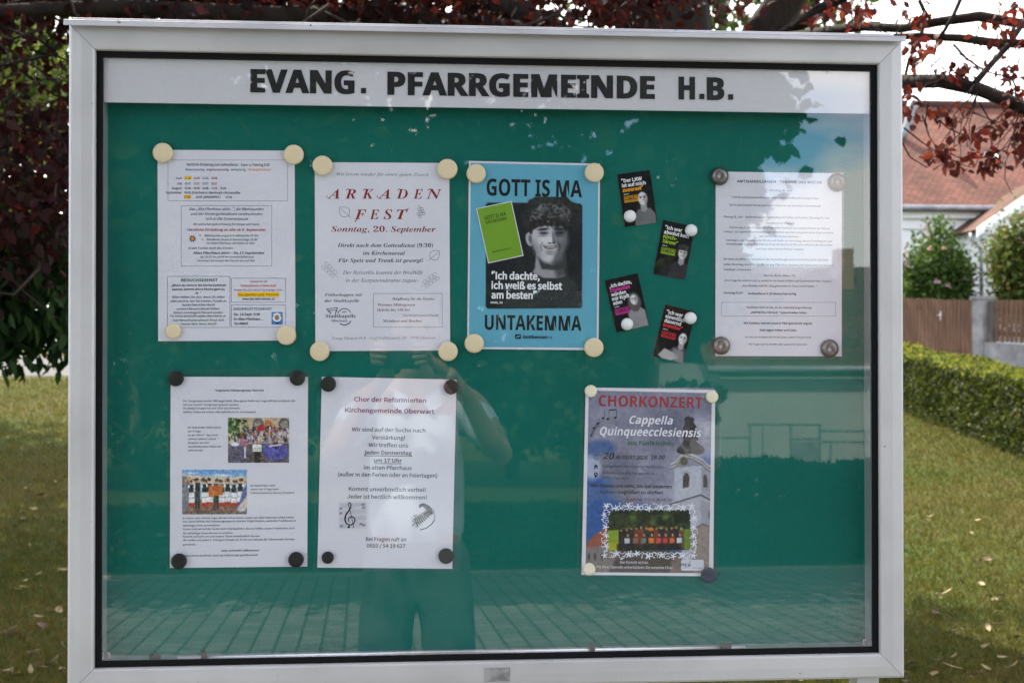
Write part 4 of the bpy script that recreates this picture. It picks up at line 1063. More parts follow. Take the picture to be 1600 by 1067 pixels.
# floral border, white line ornament
WH = (226, 228, 236)
bx0, by0, bx1, by1 = 150, 672, 612, 922
rr = np.random.default_rng(17)
per = [(bx0 + (bx1 - bx0) * t, by0) for t in np.linspace(0, 1, 17)] + [(bx1, by0 + (by1 - by0) * t) for t in np.linspace(.1, .9, 9)] + [(bx1 - (bx1 - bx0) * t, by1) for t in np.linspace(0, 1, 17)] + [(bx0, by1 - (by1 - by0) * t) for t in np.linspace(.1, .9, 9)]
for i, (x, y) in enumerate(per):
    x += (rr.random() - .5) * 18; y += (rr.random() - .5) * 18
    a0 = rr.random() * 6.3
    if i % 2 == 0:
        R1 = 15 + 4 * rr.random(); P = []
        for k_ in range(20):
            r_ = R1 if k_ % 4 in (1, 2) else R1 * .35
            P.append((x + r_ * math.cos(a0 + k_ * math.pi / 10), y + r_ * math.sin(a0 + k_ * math.pi / 10)))
        s.poly(P, WH)
    else:
        s.arc(x, y, 13, math.degrees(a0), math.degrees(a0) + 210, 3.4, WH, 9); s.arc(x + 8, y + 6, 8, math.degrees(a0) + 120, math.degrees(a0) + 330, 3.2, WH, 8)
        for k_ in range(3): s.disc(x + 18 * math.cos(a0 + k_ * 2), y + 15 * math.sin(a0 + k_ * 2), 4, WH, 3, 8)
for k_ in range(13):
    x = 200 + k_ * 30; s.arc(x, by0 + 22, 13, 190, 330, 3.2, WH, 8); s.arc(x + 10, by1 - 20, 13, 10, 160, 3.2, WH, 8)
s.up()
RD = (160, 52, 58)
s.text('CHORKONZERT', 388, 153, cap=56, w=544, style='sb', color=RD)
s.text('Cappella', 390, 241, cap=41, w=228, style='sb', color=(226, 227, 232), shear=.24); s.text('Quinqueecclesiensis', 388, 303, cap=42, w=532, style='sb', color=(226, 227, 232), shear=.24)
s.text('aus Fünfkirchen', 386, 352, cap=23, w=242, style='sb', color=(52, 98, 58))
DK = (44, 46, 58)
s.text('20', 168, 423, cap=33, w=60, style='sb', color=DK, shear=.22); s.text('AUGUST 2026', 288, 423, cap=19, w=170, style='inb', color=DK, shear=.22); s.text('18.00', 424, 423, cap=21, w=74, style='inb', color=DK, shear=.22)
s.text('Evangelisch-reformierte Pfarrkirche', 295, 468, cap=13, w=320, style='in', color=(70, 74, 90)); s.text('Reformierte Kirchengasse 16', 272, 502, cap=13, w=270, style='in', color=(70, 74, 90)); s.text('7400 Oberwart', 206, 527, cap=12, w=140, style='in', color=(70, 74, 90))
s.text('Wir freuen uns sehr, Sie bei unserem', 288, 571, cap=17, w=424, style='inb', color=(50, 52, 64)); s.text('Konzert begrüßen zu dürfen!', 288, 603, cap=17, w=330, style='inb', color=(50, 52, 64))
s.text('Leitung Nóra Kertész', 380, 640, cap=15, w=240, style='mbi', color=(104, 66, 74))
s.text('Der Eintritt ist frei.', 302, 966, cap=13, w=148, style='in', color=(214, 214, 218)); s.text('Mit Ihrer Spende unterstützen Sie unseren Chor.', 306, 991, cap=13, w=402, style='in', color=(214, 214, 218))
s.arc(104, 413, 12, 20, 330, 4, (46, 70, 74)); s.line([(104, 405), (104, 414), (110, 418)], 2.5, (46, 70, 74))
s.poly([(91, 461), (103, 449), (115, 461), (112, 461), (112, 474), (106, 474), (106, 465), (100, 465), (100, 474), (94, 474), (94, 461)], (40, 38, 44)); s.disc(102, 501, 10, (40, 38, 44)); s.poly([(93, 506), (111, 506), (102, 522)], (40, 38, 44)); s.up(.00006); s.disc(102, 501, 4, (170, 170, 180)); s.up(.00006)
NT = (38, 40, 48)
for k_ in range(4): s.line([(78, 296 + k_ * 7), (92, 262 + k_ * 7), (116, 232 + k_ * 7), (150, 214 + k_ * 7), (186, 212 + k_ * 7), (228, 236 + k_ * 7)], 1.2, (86, 88, 98))
for x, y, st in ((92, 262, 20), (112, 238, 26), (140, 210, 40), (164, 214, 46), (203, 208, 42)): s.disc(x, y, 8, NT, 5.5, 12); s.line([(x + 7, y), (x + 7, y - st)], 2.4, NT)
s.line([(171, 168), (210, 166)], 6, NT); s.line([(78, 300), (82, 284)], 2, NT); s.disc(76, 300, 5, NT, 4, 10)
s.roundrect(546, 946, 664, 1002, 8, (206, 208, 216)); s.up()
s.text('nca', 571, 980, cap=20, w=48, style='sb', color=(62, 66, 72)); s.text('culture · association', 606, 990, cap=5, w=104, style='inb', color=(96, 98, 104)); s.line([(588, 960), (596, 952)], 2.4, (62, 66, 72))
# margin as printed white
for P in ([(50, 50), (722, 64), (721, 80), (50, 66)], [(50, 50), (66, 50), (48, 1024), (28, 1024)], [(706, 64), (724, 64), (712, 1032), (690, 1028)], [(28, 1010), (712, 1016), (712, 1032), (28, 1024)]):
    s.poly(P, (216, 216, 220))
s.finish('concert_poster', 'concert poster showing an onion domed church tower and a framed choir photo', 'poster', 'paper notices on the green board', laminate=(24, 44, 738, 1038), parts=[m1])
S8 = 'the church tower poster'

# ------------------------------------------------------------------ magnets: every one a thing of its own
MESH = {}
def magnet_mesh(kind, mat):
    key = (kind, mat)
    if key in MESH: return MESH[key]
    mb = MB()
    if kind == 'disc': pr = [(.93, 0), (1.0, .06), (1.0, .36), (.96, .44), (.86, .50), (.5, .53), (.01, .54)]
    elif kind == 'flat': pr = [(.96, 0), (1.0, .05), (1.0, .42), (.95, .48), (.6, .49), (.01, .49)]
    elif kind == 'dome': pr = [(.96, 0), (1.0, .08), (.98, .22), (.88, .42), (.68, .60), (.42, .70), (.36, .70), (.33, .67), (.01, .67)]
    else: pr = [(.9, 0), (1.0, .2), (1.0, .5), (.94, .8), (.8, 1.05), (.55, 1.22), (.28, 1.30), (.01, 1.32)]
    mb.lathe(pr, 32)
    me = bpy.data.meshes.new('round_magnet'); me.from_pydata(mb.v, [], mb.f); me.polygons.foreach_set('use_smooth', [len(f) == 4 for f in mb.f]); me.update(); me.materials.append(M[mat])
    MESH[key] = me
    return me
def magnet(u, v, r, kind, mat, label, lift=.0027):
    d = YB - lift
    p_ = pt(u, v, d - .004)
    R = r * (p_ - CAM).dot(FWD) / F_PX
    o = bpy.data.objects.new('round_magnet', magnet_mesh(kind, mat))
    col.objects.link(o)
    o.location = (p_.x, d, p_.z); o.rotation_euler = (math.pi / 2, 0, 0); o.scale = (R, R, R)
    tag(o, label, 'magnet', 'magnets holding the paper')
CN = ('top left', 'top right', 'bottom left', 'bottom right')
def four(lst, kind, mat, what, sheet):
    for cn, (u, v, r) in zip(CN, lst): magnet(u, v, r, kind, mat, f'{what} on the {cn} corner of {sheet}')
four(((254.5, 239, 15.5), (459, 242, 15.5), (270.5, 517.5, 12), (447.5, 524, 15)), 'disc', 'cream', 'cream round magnet', S1)
four(((504, 259, 15.5), (699, 264.5, 15.8), (499.5, 549, 15.2), (700, 549, 15.2)), 'disc', 'cream', 'cream round magnet', S2)
four(((744, 271.5, 15), (928.5, 270, 15), (741, 536.5, 15), (928, 543, 15)), 'disc', 'cream', 'cream round magnet', S3)
four(((1125, 275.5, 14.5), (1309, 285, 14.5), (1127.5, 540, 14.5), (1297, 544.5, 14.5)), 'dome', 'msilver', 'steel domed magnet', S5)
four(((274.5, 591.5, 12), (464.5, 590.5, 12), (279.5, 876.5, 12), (462.5, 874, 12)), 'flat', 'mblack', 'flat black magnet', S6)
four(((513, 600, 12), (705, 604.5, 11.6), (512, 871, 9.4), (697, 868.5, 12)), 'flat', 'mblack', 'flat black magnet', S7)
for (u, v, r, cn) in ((923.5, 611, 9.6, 'top left'), (1113, 620, 9.6, 'top right'), (921, 889, 9.6, 'bottom left')):
    magnet(u, v, r, 'disc', 'cream_pale', f'small cream magnet on the {cn} corner of {S8}')
magnet(1107.5, 898, 12, 'flat', 'mblue', f'dark blue flat magnet on the bottom right corner of {S8}')
for u, v, w in ((984.5, 338, 'black card with orange lines'), (1080, 360, 'black card with lime green lines'), (980, 506.5, 'black card with pink lines'), (1079, 497, 'black card with red lines')):
    magnet(u, v, 9.5, 'ball', 'mwhite', f'small white knob magnet on the {w}')

# ------------------------------------------------------------------ ground
def breaks():
    ys = list(np.linspace(-400, -40, 10)) + list(np.linspace(-36, 30, 34)) + list(np.linspace(40, 500, 14))
    return sorted(set([round(y, 2) for y in ys] + [-34.0, 27.0]))
M['lawn'] = new_mat('lawn soil and mown grass', rough=0.95, spec=0.1)
def lawn_nodes(m):
    n, l = m.node_tree.nodes, m.node_tree.links
    b = n['Principled BSDF']
    t = n.new('ShaderNodeTexCoord')
    def noise(sc, det, ro=.55):
        z = n.new('ShaderNodeTexNoise'); z.inputs['Scale'].default_value = sc; z.inputs['Detail'].default_value = det; z.inputs['Roughness'].default_value = ro
        l.new(t.outputs['Object'], z.inputs['Vector']); return z
    def ramp(src, a, ca, b_, cb):
        r = n.new('ShaderNodeValToRGB'); r.color_ramp.elements[0].position = a; r.color_ramp.elements[0].color = (*ca, 1); r.color_ramp.elements[1].position = b_; r.color_ramp.elements[1].color = (*cb, 1)
        l.new(src, r.inputs['Fac']); return r
    fine = ramp(noise(38, 8, .7).outputs['Fac'], .36, (.030, .027, .006), .66, (.100, .085, .022))
    green = ramp(noise(30, 8, .7).outputs['Fac'], .36, (.024, .040, .006), .66, (.075, .098, .016))
    patch = ramp(noise(.55, 6).outputs['Fac'], .40, (0, 0, 0), .60, (1, 1, 1))
    mx = n.new('ShaderNodeMix'); mx.data_type = 'RGBA'
    l.new(patch.outputs['Color'], mx.inputs[0]); l.new(fine.outputs['Color'], mx.inputs[6]); l.new(green.outputs['Color'], mx.inputs[7])
    l.new(mx.outputs[2], b.inputs['Base Color'])
    bp = n.new('ShaderNodeBump'); bp.inputs['Strength'].default_value = .9; bp.inputs['Distance'].default_value = .03
    l.new(noise(60, 6).outputs['Fac'], bp.inputs['Height']); l.new(bp.outputs['Normal'], b.inputs['Normal'])
lawn_nodes(M['lawn'])
mb = MB(); ys = breaks(); xs = [-400, -80, -30, -12, -4, 4, 12, 30, 80, 400]
for y in ys:
    for x in xs: mb.v.append((x, y, ground_z(x, y)))
nx = len(xs)
for j in range(len(ys) - 1):
    for i in range(nx - 1): mb.face((j * nx + i, j * nx + i + 1, (j + 1) * nx + i + 1, (j + 1) * nx + i))
tag(mb.build('lawn', M['lawn']), kind='structure')
def strip(name, x0, x1, y0, y1, lift, mat, ny=8, label=None):
    mb = MB()
    for j in range(ny + 1):
        y = y0 + (y1 - y0) * j / ny
        mb.v += [(x0, y, ground_z(0, y) + lift), (x1, y, ground_z(0, y) + lift)]
    for j in range(ny): mb.face((2 * j, 2 * j + 1, 2 * j + 3, 2 * j + 2))
    o = mb.build(name, mat); tag(o, kind='structure'); return o
# gravel path beyond the lawn
yp0 = gr(50, 588).y; yp1 = gr(50, 556).y
M['gravel'] = noisy(new_mat('pale gravel', rough=.95, spec=.1), (.075, .072, .072), (.125, .122, .12), 14, 8, .3, .7, bump=.5)
strip('path', -60, 60, yp0, yp1, .006, M['gravel'])
# block paving in front of the case (seen in the glass)
ype = rg(800, 897).y
M['paving'] = new_mat('grey block paving', rough=.85, spec=.2)
def brick_nodes(m, c1, c2, mortar, bw, rh, ms, rotz=0, scale=1.0, bump=.4, offset=.5):
    n, l = m.node_tree.nodes, m.node_tree.links
    b = n['Principled BSDF']; t = n.new('ShaderNodeTexCoord'); mp = n.new('ShaderNodeMapping'); mp.inputs['Rotation'].default_value = (0, 0, rotz)
    k = n.new('ShaderNodeTexBrick'); k.inputs['Scale'].default_value = scale; k.inputs['Brick Width'].default_value = bw; k.inputs['Row Height'].default_value = rh; k.inputs['Mortar Size'].default_value = ms
    k.inputs['Color1'].default_value = (*c1, 1); k.inputs['Color2'].default_value = (*c2, 1); k.inputs['Mortar'].default_value = (*mortar, 1); k.offset = offset; k.inputs['Mortar Smooth'].default_value = .3
    l.new(t.outputs['Object'], mp.inputs['Vector']); l.new(mp.outputs['Vector'], k.inputs['Vector'])
    z = n.new('ShaderNodeTexNoise'); z.inputs['Scale'].default_value = 9; z.inputs['Detail'].default_value = 6
    l.new(t.outputs['Object'], z.inputs['Vector'])
    mm = n.new('ShaderNodeMix'); mm.data_type = 'RGBA'; mm.blend_type = 'MULTIPLY'; mm.inputs[0].default_value = .5
    r = n.new('ShaderNodeValToRGB'); r.color_ramp.elements[0].position = .3; r.color_ramp.elements[0].color = (.55, .55, .55, 1); r.color_ramp.elements[1].position = .7
    l.new(z.outputs['Fac'], r.inputs['Fac']); l.new(k.outputs['Color'], mm.inputs[6]); l.new(r.outputs['Color'], mm.inputs[7]); l.new(mm.outputs[2], b.inputs['Base Color'])
    bp = n.new('ShaderNodeBump'); bp.inputs['Strength'].default_value = bump; bp.inputs['Distance'].default_value = .02; bp.invert = True
    l.new(k.outputs['Fac'], bp.inputs['Height']); l.new(bp.outputs['Normal'], b.inputs['Normal'])
brick_nodes(M['paving'], (.29, .29, .29), (.20, .20, .20), (.085, .085, .08), .2, .15, .011, rotz=math.pi / 2 + .03)
strip('pavement', -14, 14, ype, -.7, .006, M['paving'])
M['kerb'] = noisy(new_mat('concrete edging', rough=.9), (.25, .25, .24), (.34, .34, .33), 6, 6)
mb = MB()
for x0 in np.arange(-14, 14, 1.0):
    mb.box((x0 + .004, ype - .09, ground_z(0, ype) - .05), (x0 + .996, ype - .01, ground_z(0, ype) + .03))
tag(mb.build('kerb', M['kerb']), kind='structure')

# ------------------------------------------------------------------ leaves
M['leaf_red'] = attr_mat('copper beech leaves', .6, .15, .40, (2.0, 1.1, .9))
M['leaf_green'] = attr_mat('green leaves', .62, .12, .35, (1.3, 1.35, .7))
M['bark'] = noisy(new_mat('dark bark', rough=.9, spec=.15), (.011, .008, .007), (.032, .024, .019), 9, 8, .3, .7, bump=.8, stretch=(1, 1, .35))
M['bark_grey'] = noisy(new_mat('grey bark', rough=.9, spec=.15), (.06, .052, .044), (.13, .115, .10), 9, 8, .3, .7, bump=.8, stretch=(1, 1, .3))
def leaf_mesh(name, P, size, mat, parent, palette, droop=.3, aspect=.55, rng=RNG, up_bias=.6):
    """P: (n,3) leaf positions; every leaf is a folded pointed blade of two quads"""
    n = len(P)
    if np.isscalar(size): size = np.full(n, size)
    size = size * (.7 + .6 * rng.random(n))
    d = rng.normal(size=(n, 3)); d[:, 2] -= droop * 2; d /= np.linalg.norm(d, axis=1)[:, None]
    nr = rng.normal(size=(n, 3)); nr[:, 2] += up_bias * 2
    sd = np.cross(d, nr); sd /= np.linalg.norm(sd, axis=1)[:, None] + 1e-9
    nn = np.cross(sd, d)
    L_ = size[:, None]
    w = L_ * aspect * .5
    base = P; tip = P + d * L_
    fold = nn * L_ * .10
    l1, l2 = P + d * L_ * .30 + sd * w + fold, P + d * L_ * .68 + sd * w * .8 + fold
    r1, r2 = P + d * L_ * .30 - sd * w + fold, P + d * L_ * .68 - sd * w * .8 + fold
    V = np.stack([base, l1, l2, tip, r2, r1], 1).reshape(-1, 3)
    i = np.arange(n)[:, None] * 6
    F = np.concatenate([i + np.array([[0, 1, 2, 3]]), i + np.array([[0, 3, 4, 5]])], 1).reshape(-1, 4)
    me = bpy.data.meshes.new(name)
    me.vertices.add(len(V)); me.vertices.foreach_set('co', V.astype(np.float32).ravel())
    me.loops.add(F.size); me.loops.foreach_set('vertex_index', F.astype(np.int32).ravel())
    me.polygons.add(len(F)); me.polygons.foreach_set('loop_start', np.arange(0, F.size, 4, dtype=np.int32)); me.polygons.foreach_set('loop_total', np.full(len(F), 4, np.int32))
    me.update(calc_edges=True)
    pal = np.array(palette)
    c = pal[rng.integers(len(pal), size=n)] * (.75 + .5 * rng.random((n, 1)))
    c = np.repeat(np.concatenate([c, np.ones((n, 1))], 1), 6, 0).astype(np.float32)
    at = me.attributes.new('Col', 'FLOAT_COLOR', 'POINT'); at.data.foreach_set('color', c.ravel())
    return link_mesh(name, me, mat, parent)
def clumps(centres, n, spread, rng=RNG):
    c = np.array(centres)
    return c[rng.integers(len(c), size=n)] + rng.normal(size=(n, 3)) * spread
def ellipsoid(c, r, n, rng=RNG, inner=.5):
    d = rng.normal(size=(n, 3)); d /= np.linalg.norm(d, axis=1)[:, None]
    q = inner + (1 - inner) * rng.random((n, 1)) ** .6
    return np.array(c) + d * q * np.array(r)
def shift(P, o): return [tuple(Vector(p) - o) for p in P]
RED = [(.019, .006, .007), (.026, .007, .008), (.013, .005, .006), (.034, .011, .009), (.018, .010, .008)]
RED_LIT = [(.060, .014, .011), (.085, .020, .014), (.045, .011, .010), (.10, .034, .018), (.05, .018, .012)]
GRN = [(.016, .040, .012), (.022, .050, .014), (.012, .030, .010), (.030, .058, .016)]
GRN_LIT = [(.10, .15, .03), (.13, .18, .04), (.08, .13, .03), (.16, .19, .05)]

def wig(a, b, n, amp, rng):
    a, b = Vector(a), Vector(b)
    L_ = (b - a).length
    out = []
    for i in range(n + 1):
        t = i / n
        p = a.lerp(b, t)
        if 0 < i < n: p += Vector(rng.normal(size=3)) * amp * L_
        out.append(p)
    return out

# copper beech standing just behind the case
rng = np.random.default_rng(21)
tb = pt(1062, 700, 5.2); beech = empty('copper_beech', (tb.x, 5.2, ground_z(0, 5.2)))
tag(beech, 'copper beech with dark red leaves and long low branches behind the notice case', 'tree')
O = beech.location.copy()
mb = MB(); top = Vector((tb.x - .3, 5.4, 7.5))
mb.tube(shift([(tb.x, 5.2, O.z - .1), (tb.x, 5.2, O.z + .5), (tb.x + .02, 5.2, 2.2), (tb.x - .05, 5.25, 3.6), (tb.x - .2, 5.3, 5.4), top], O), [.34, .26, .23, .22, .16, .08], 14)
mb.build('trunk', M['bark'], beech)
mb = MB()
limb_pts = []
def limb(P, R, seg=8):
    mb.tube(shift(P, O), R, seg); limb_pts.extend(P)
def px_limb(lst, R):
    limb([pt(u, v, Y) for u, v, Y in lst], R)
# strong limbs rising just above the drip cap
px_limb([(1120, 160, 5.1), (1180, 75, 5.0), (1222, 10, 4.9), (1275, -80, 4.8), (1370, -220, 4.8)], [.13, .115, .10, .09, .06])
px_limb([(1000, 200, 5.2), (860, 60, 5.0), (780, 20, 4.8), (690, -40, 4.6), (520, -140, 4.3)], [.12, .11, .10, .085, .05])
px_limb([(1040, 120, 5.3), (985, 20, 5.4), (960, -90, 5.6)], [.13, .12, .1])
px_limb([(880, 60, 5.0), (640, 30, 4.2), (420, 25, 3.8), (180, 12, 3.6), (-60, 18, 3.6)], [.07, .055, .045, .035, .025])
# low boughs on the right against the sky
px_limb([(1150, 170, 4.4), (1290, 145, 3.6), (1405, 128, 3.0), (1470, 127, 2.8), (1530, 140, 2.7), (1600, 168, 2.6), (1720, 215, 2.6)], [.042, .036, .030, .027, .025, .024, .02])
px_limb([(1190, 70, 4.4), (1250, 58, 4.0), (1300, 48, 3.6), (1350, 42, 3.4), (1410, 45, 3.2), (1470, 34, 3.1), (1530, 26, 3.0), (1640, 45, 2.9)], [.05, .03, .024, .020, .019, .020, .022, .018])
px_limb([(1220, 60, 4.2), (1275, 20, 4.0), (1330, -12, 3.9), (1420, -60, 3.8)], [.035, .03, .025, .02])
px_limb([(1396, 58, 3.0), (1430, 57, 3.0), (1500, 60, 2.95), (1560, 68, 2.9), (1650, 70, 2.9)], [.013, .014, .016, .018, .018])
px_limb([(1522, 132, 2.7), (1545, 105, 2.75), (1575, 72, 2.85), (1610, 20, 2.9), (1640, -40, 3)], [.013, .012, .012, .010, .008])
px_limb([(1436, 0, 3.1), (1446, 22, 3.1), (1440, 52, 3.05), (1420, 96, 3.0), (1412, 130, 2.95)], [.008, .009, .009, .007, .006])
px_limb([(1505, -10, 3.0), (1490, 24, 3.0), (1470, 58, 2.95)], [.009, .008, .007])
px_limb([(1490, 70, 2.9), (1510, 92, 2.85), (1540, 112, 2.8), (1580, 122, 2.75)], [.006, .005, .004, .003])
# thin hanging twigs on the right
tw = [[(1412, 200), (1440, 222), (1470, 242), (1505, 258), (1520, 262)], [(1410, 224), (1422, 246), (1448, 262), (1452, 260)], [(1462, 182), (1480, 200), (1512, 214), (1540, 206), (1570, 210)], [(1486, 186), (1492, 214), (1490, 230)],
      [(1530, 160), (1545, 186), (1560, 200), (1580, 205)], [(1592, 172), (1585, 205), (1572, 240), (1570, 280), (1582, 304)], [(1441, 180), (1452, 214), (1470, 240)], [(1520, 176), (1530, 180), (1560, 192)], [(1405, 150), (1412, 180), (1406, 210)],
      [(1596, 210), (1584, 240), (1600, 262)], [(1450, 160), (1446, 190), (1450, 200)], [(1560, 40), (1580, 70), (1600, 90)], [(1470, 90), (1450, 110), (1420, 118)], [(1530, 40), (1520, 80), (1500, 110)]]
tips = []
for t in tw:
    Y = 2.55 + rng.random() * .35
    P = [pt(u, v, Y + .05 * i) for i, (u, v) in enumerate(t)]
    tm = MB(); tm.tube(shift(P, O), [.0036 - .0024 * i / (len(P) - 1) for i in range(len(P))], 5); tm.build('twig', M['bark'], beech)
for i in range(90):                                # twigs inside the crown on the left and along the top
    u, v = rng.uniform(-40, 1000), rng.uniform(-60, 40)
    if rng.random() < .55: u, v = rng.uniform(-60, 112), rng.uniform(-30, 420)
    Y = rng.uniform(3.2, 5.2); a = pt(u, v, Y)
    b = a + Vector((rng.normal() * .5, rng.normal() * .3, -.15 + rng.normal() * .15))
    mb.tube(shift(wig(a, b, 4, .05, rng), O), [.008, .006, .005, .004, .002], 5)
mb.build('limbs', M['bark'], beech)
# foliage: dense crown overhead, curtain on the left, sparse clusters on the right
C1 = [pt(rng.uniform(-80, 1020), rng.uniform(-170, 34), rng.uniform(3.4, 7)) for _ in range(330)]
C2 = [pt(rng.uniform(-110, 150), v, rng.uniform(3.6, 6.2)) for v in list(rng.uniform(170, 420, 150)) + list(rng.uniform(-60, 170, 62))]
C3 = [pt(rng.uniform(1020, 1400), rng.uniform(-120, 20), rng.uniform(3.2, 6)) for _ in range(60)]
P = np.concatenate([clumps(C1, 19000, (.13, .13, .09), rng), clumps(C2, 5600, (.11, .11, .09), rng), clumps(C3, 900, (.10, .10, .08), rng)])
ex = ellipsoid((tb.x - 1.0, 5.6, 6.4), (5.0, 3.6, 2.6), 5000, rng)
ex = ex[(ex[:, 1] > 2.6)]
P = np.concatenate([P, ex])
uu, vv = to_px(P)
drop = ((P[:, 0] > .5) & (P[:, 1] > 4.2) & (P[:, 2] > 4.2) & (rng.random(len(P)) < .7)) | ((uu > 1330) & (vv > -70)) | ((uu < 118) & (vv > 14) & (vv < 165) & (rng.random(len(P)) < .66 + .2 * np.sin(uu * .09) * np.sin(vv * .07)))
OV = np.stack([rng.uniform(-3.6, 3.6, 260), rng.uniform(-2.6, 3.2, 260), rng.uniform(3.5, 5.2, 260)], 1)     # unseen overhang of the crown, added to shade the case
OV = np.concatenate([OV, np.stack([rng.uniform(-4.2, 1.2, 160), rng.uniform(-4.5, 1.2, 160), rng.uniform(3.6, 5.4, 160)], 1)])
OV = clumps(OV, 13000, (.20, .20, .10), rng)
P = np.concatenate([P[~drop], OV[OV[:, 2] > 3.3]]) - np.array(O)
leaf_mesh('crown', P, .058, M['leaf_red'], beech, RED, .35, .62, rng)
cl = [(1440, 178), (1474, 176), (1486, 170), (1500, 178), (1420, 168), (1416, 150), (1470, 240), (1466, 250), (1478, 248), (1500, 252), (1538, 250), (1548, 246), (1555, 254), (1540, 240), (1522, 214), (1534, 206), (1512, 208), (1560, 202), (1575, 180), (1590, 170), (1600, 150), (1572, 165), (1595, 215), (1588, 240), (1430, 90), (1426, 100), (1440, 84), (1500, 104), (1512, 110), (1476, 112), (1490, 114), (1460, 70), (1452, 22), (1410, 8), (1350, 12), (1340, 30), (1430, 28), (1545, 42), (1562, 58), (1585, 40), (1596, 62), (1560, 12), (1598, 10), (1582, 92), (1596, 108), (1570, 118), (1416, 62), (1432, 70), (1580, 142), (1418, 128), (1320, 20), (1300, 10), (1600, 235), (1602, 190)]
C4 = [pt(u, v, rng.uniform(2.5, 3.0)) for u, v in cl]
LP = [Vector(p) for p in limb_pts if p.y < 3.7 and p.x > .8]
for q in C4:
    a = min(LP, key=lambda p: (p - q).length); q2 = Vector(q) + Vector((0, 0, .01))
    mid = (a + q2) / 2 + Vector((rng.normal() * .03, rng.normal() * .03, .03 + rng.normal() * .02))
    if (a - q2).length > .42: a = q2 + (a - q2).normalized() * .42 * rng.uniform(.5, 1)
    W1 = Vector((rng.normal() * .022, rng.normal() * .02, rng.normal() * .014)); W2_ = Vector((rng.normal() * .022, rng.normal() * .02, -.012 + rng.normal() * .012))
    tm = MB(); tm.tube(shift([a, a.lerp(q2, .25) + W1 * .7, a.lerp(q2, .45) + W1, a.lerp(q2, .7) + (W1 + W2_) * .6, a.lerp(q2, .88) + W2_ * .6, q2], O), [.0026, .0022, .0019, .0016, .0013, .001], 5); tm.build('twig', M['bark'], beech)
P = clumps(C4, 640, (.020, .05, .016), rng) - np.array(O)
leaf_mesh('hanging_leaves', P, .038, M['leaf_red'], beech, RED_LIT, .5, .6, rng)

# green leafed tree whose drooping boughs hang in from the left
rng = np.random.default_rng(5)
gt = pt(-330, 700, 5.0); gtree = empty('hornbeam_tree', (gt.x, 5.0, ground_z(0, 5.0)))
tag(gtree, 'dark green tree with boughs drooping low over the lawn left of the case', 'tree')
O = gtree.location.copy()
mb = MB(); mb.tube(shift(wig((gt.x, 5, O.z - .1), (gt.x + .1, 5.1, 6), 6, .015, rng), O), [.2, .17, .15, .13, .11, .08, .05], 12); mb.build('trunk', M['bark'], gtree)
mb = MB()
for u, v, Y in ((60, 430, 4.6), (20, 470, 4.9), (100, 470, 4.8), (-30, 500, 4.6), (90, 400, 5.1)):
    b = pt(u, v, Y); a = Vector((gt.x, 5, b.z + .9)); m_ = (a + b) / 2 + Vector((0, 0, .35))
    mb.tube(shift([a, m_, b], O), [.045, .03, .008], 7)
mb.build('limbs', M['bark'], gtree)
C = [pt(rng.uniform(-190, 125), rng.uniform(372, 512), rng.uniform(4.2, 5.4)) for _ in range(120)] + [pt(u, v, 4.6) for u, v in ((6, 530), (28, 522), (48, 526), (70, 515), (88, 508), (102, 500), (110, 520), (-20, 530), (10, 546), (55, 540), (28, 545))]
P = np.concatenate([clumps(C, 4200, (.09, .12, .07), rng), ellipsoid((gt.x, 5.2, 4.2), (1.6, 1.8, 2.4), 2600, rng)]) - np.array(O)
leaf_mesh('crown', P, .085, M['leaf_green'], gtree, GRN, .8, .42, rng)
leaf_mesh('shade_canopy', ellipsoid((-5.3, 9.6, 6.7), (3.4, 5.0, 1.7), 7000, rng, .1) - np.array(O), .22, M['leaf_green'], gtree, GRN, .5, .5, rng)  # unseen canopy added behind the tree to shade the left lawn

def bg_tree(name, label, base, h, cr, n, size, pal, rng, trunk=.2, mat='leaf_green', low=.35, clump=46, group=None):
    r = empty(name, base); tag(r, label, 'tree', group)
    mb = MB(); mb.tube(wig((0, 0, -.2), (0, 0, h * .8), 5, .012, rng), [trunk, trunk * .85, trunk * .7, trunk * .55, trunk * .4, trunk * .15], 10)
    for i in range(7):
        a = rng.uniform(0, 6.28); z = h * rng.uniform(low, .7)
        mb.tube([(0, 0, z), (cr * .45 * math.cos(a), cr * .45 * math.sin(a), z + h * .10), (cr * .8 * math.cos(a), cr * .8 * math.sin(a), z + h * .15)], [trunk * .4, trunk * .25, .02], 6)
    mb.build('trunk', M['bark_grey'], r)
    C = ellipsoid((0, 0, h * (low + 1) / 2), (cr, cr, h * (1 - low) / 2), clump, rng, .35)
    leaf_mesh('crown', clumps(C, n, (cr * .20, cr * .20, cr * .15), rng), size, M[mat], r, pal, .3, .65, rng)
    return r
rng = np.random.default_rng(31)
YEL = [(.09, .12, .022), (.12, .14, .032), (.06, .10, .02), (.15, .155, .05)]
for u, Y, h, cr, lb in ((-40, 40, 13.5, 3.9, 'pale yellow green tree far beyond the path, partly hidden by red foliage'), (120, 46, 13, 4.0, 'sunlit round tree beyond the path close to the left edge of the case')):
    p_ = pt(u, 550, Y); bg_tree('garden_tree', lb, (p_.x, Y, ground_z(0, Y)), h, cr, 7000, .28, YEL, rng, low=.10, clump=90)
p_ = pt(1130, 550, 27); bg_tree('garden_tree', 'fresh green tree showing above the right half of the case', (p_.x, 27, ground_z(0, 27)), 14.5, 3.2, 8500, .22, [(.05, .085, .018), (.07, .11, .024), (.04, .07, .015)], rng, low=.34, clump=90)

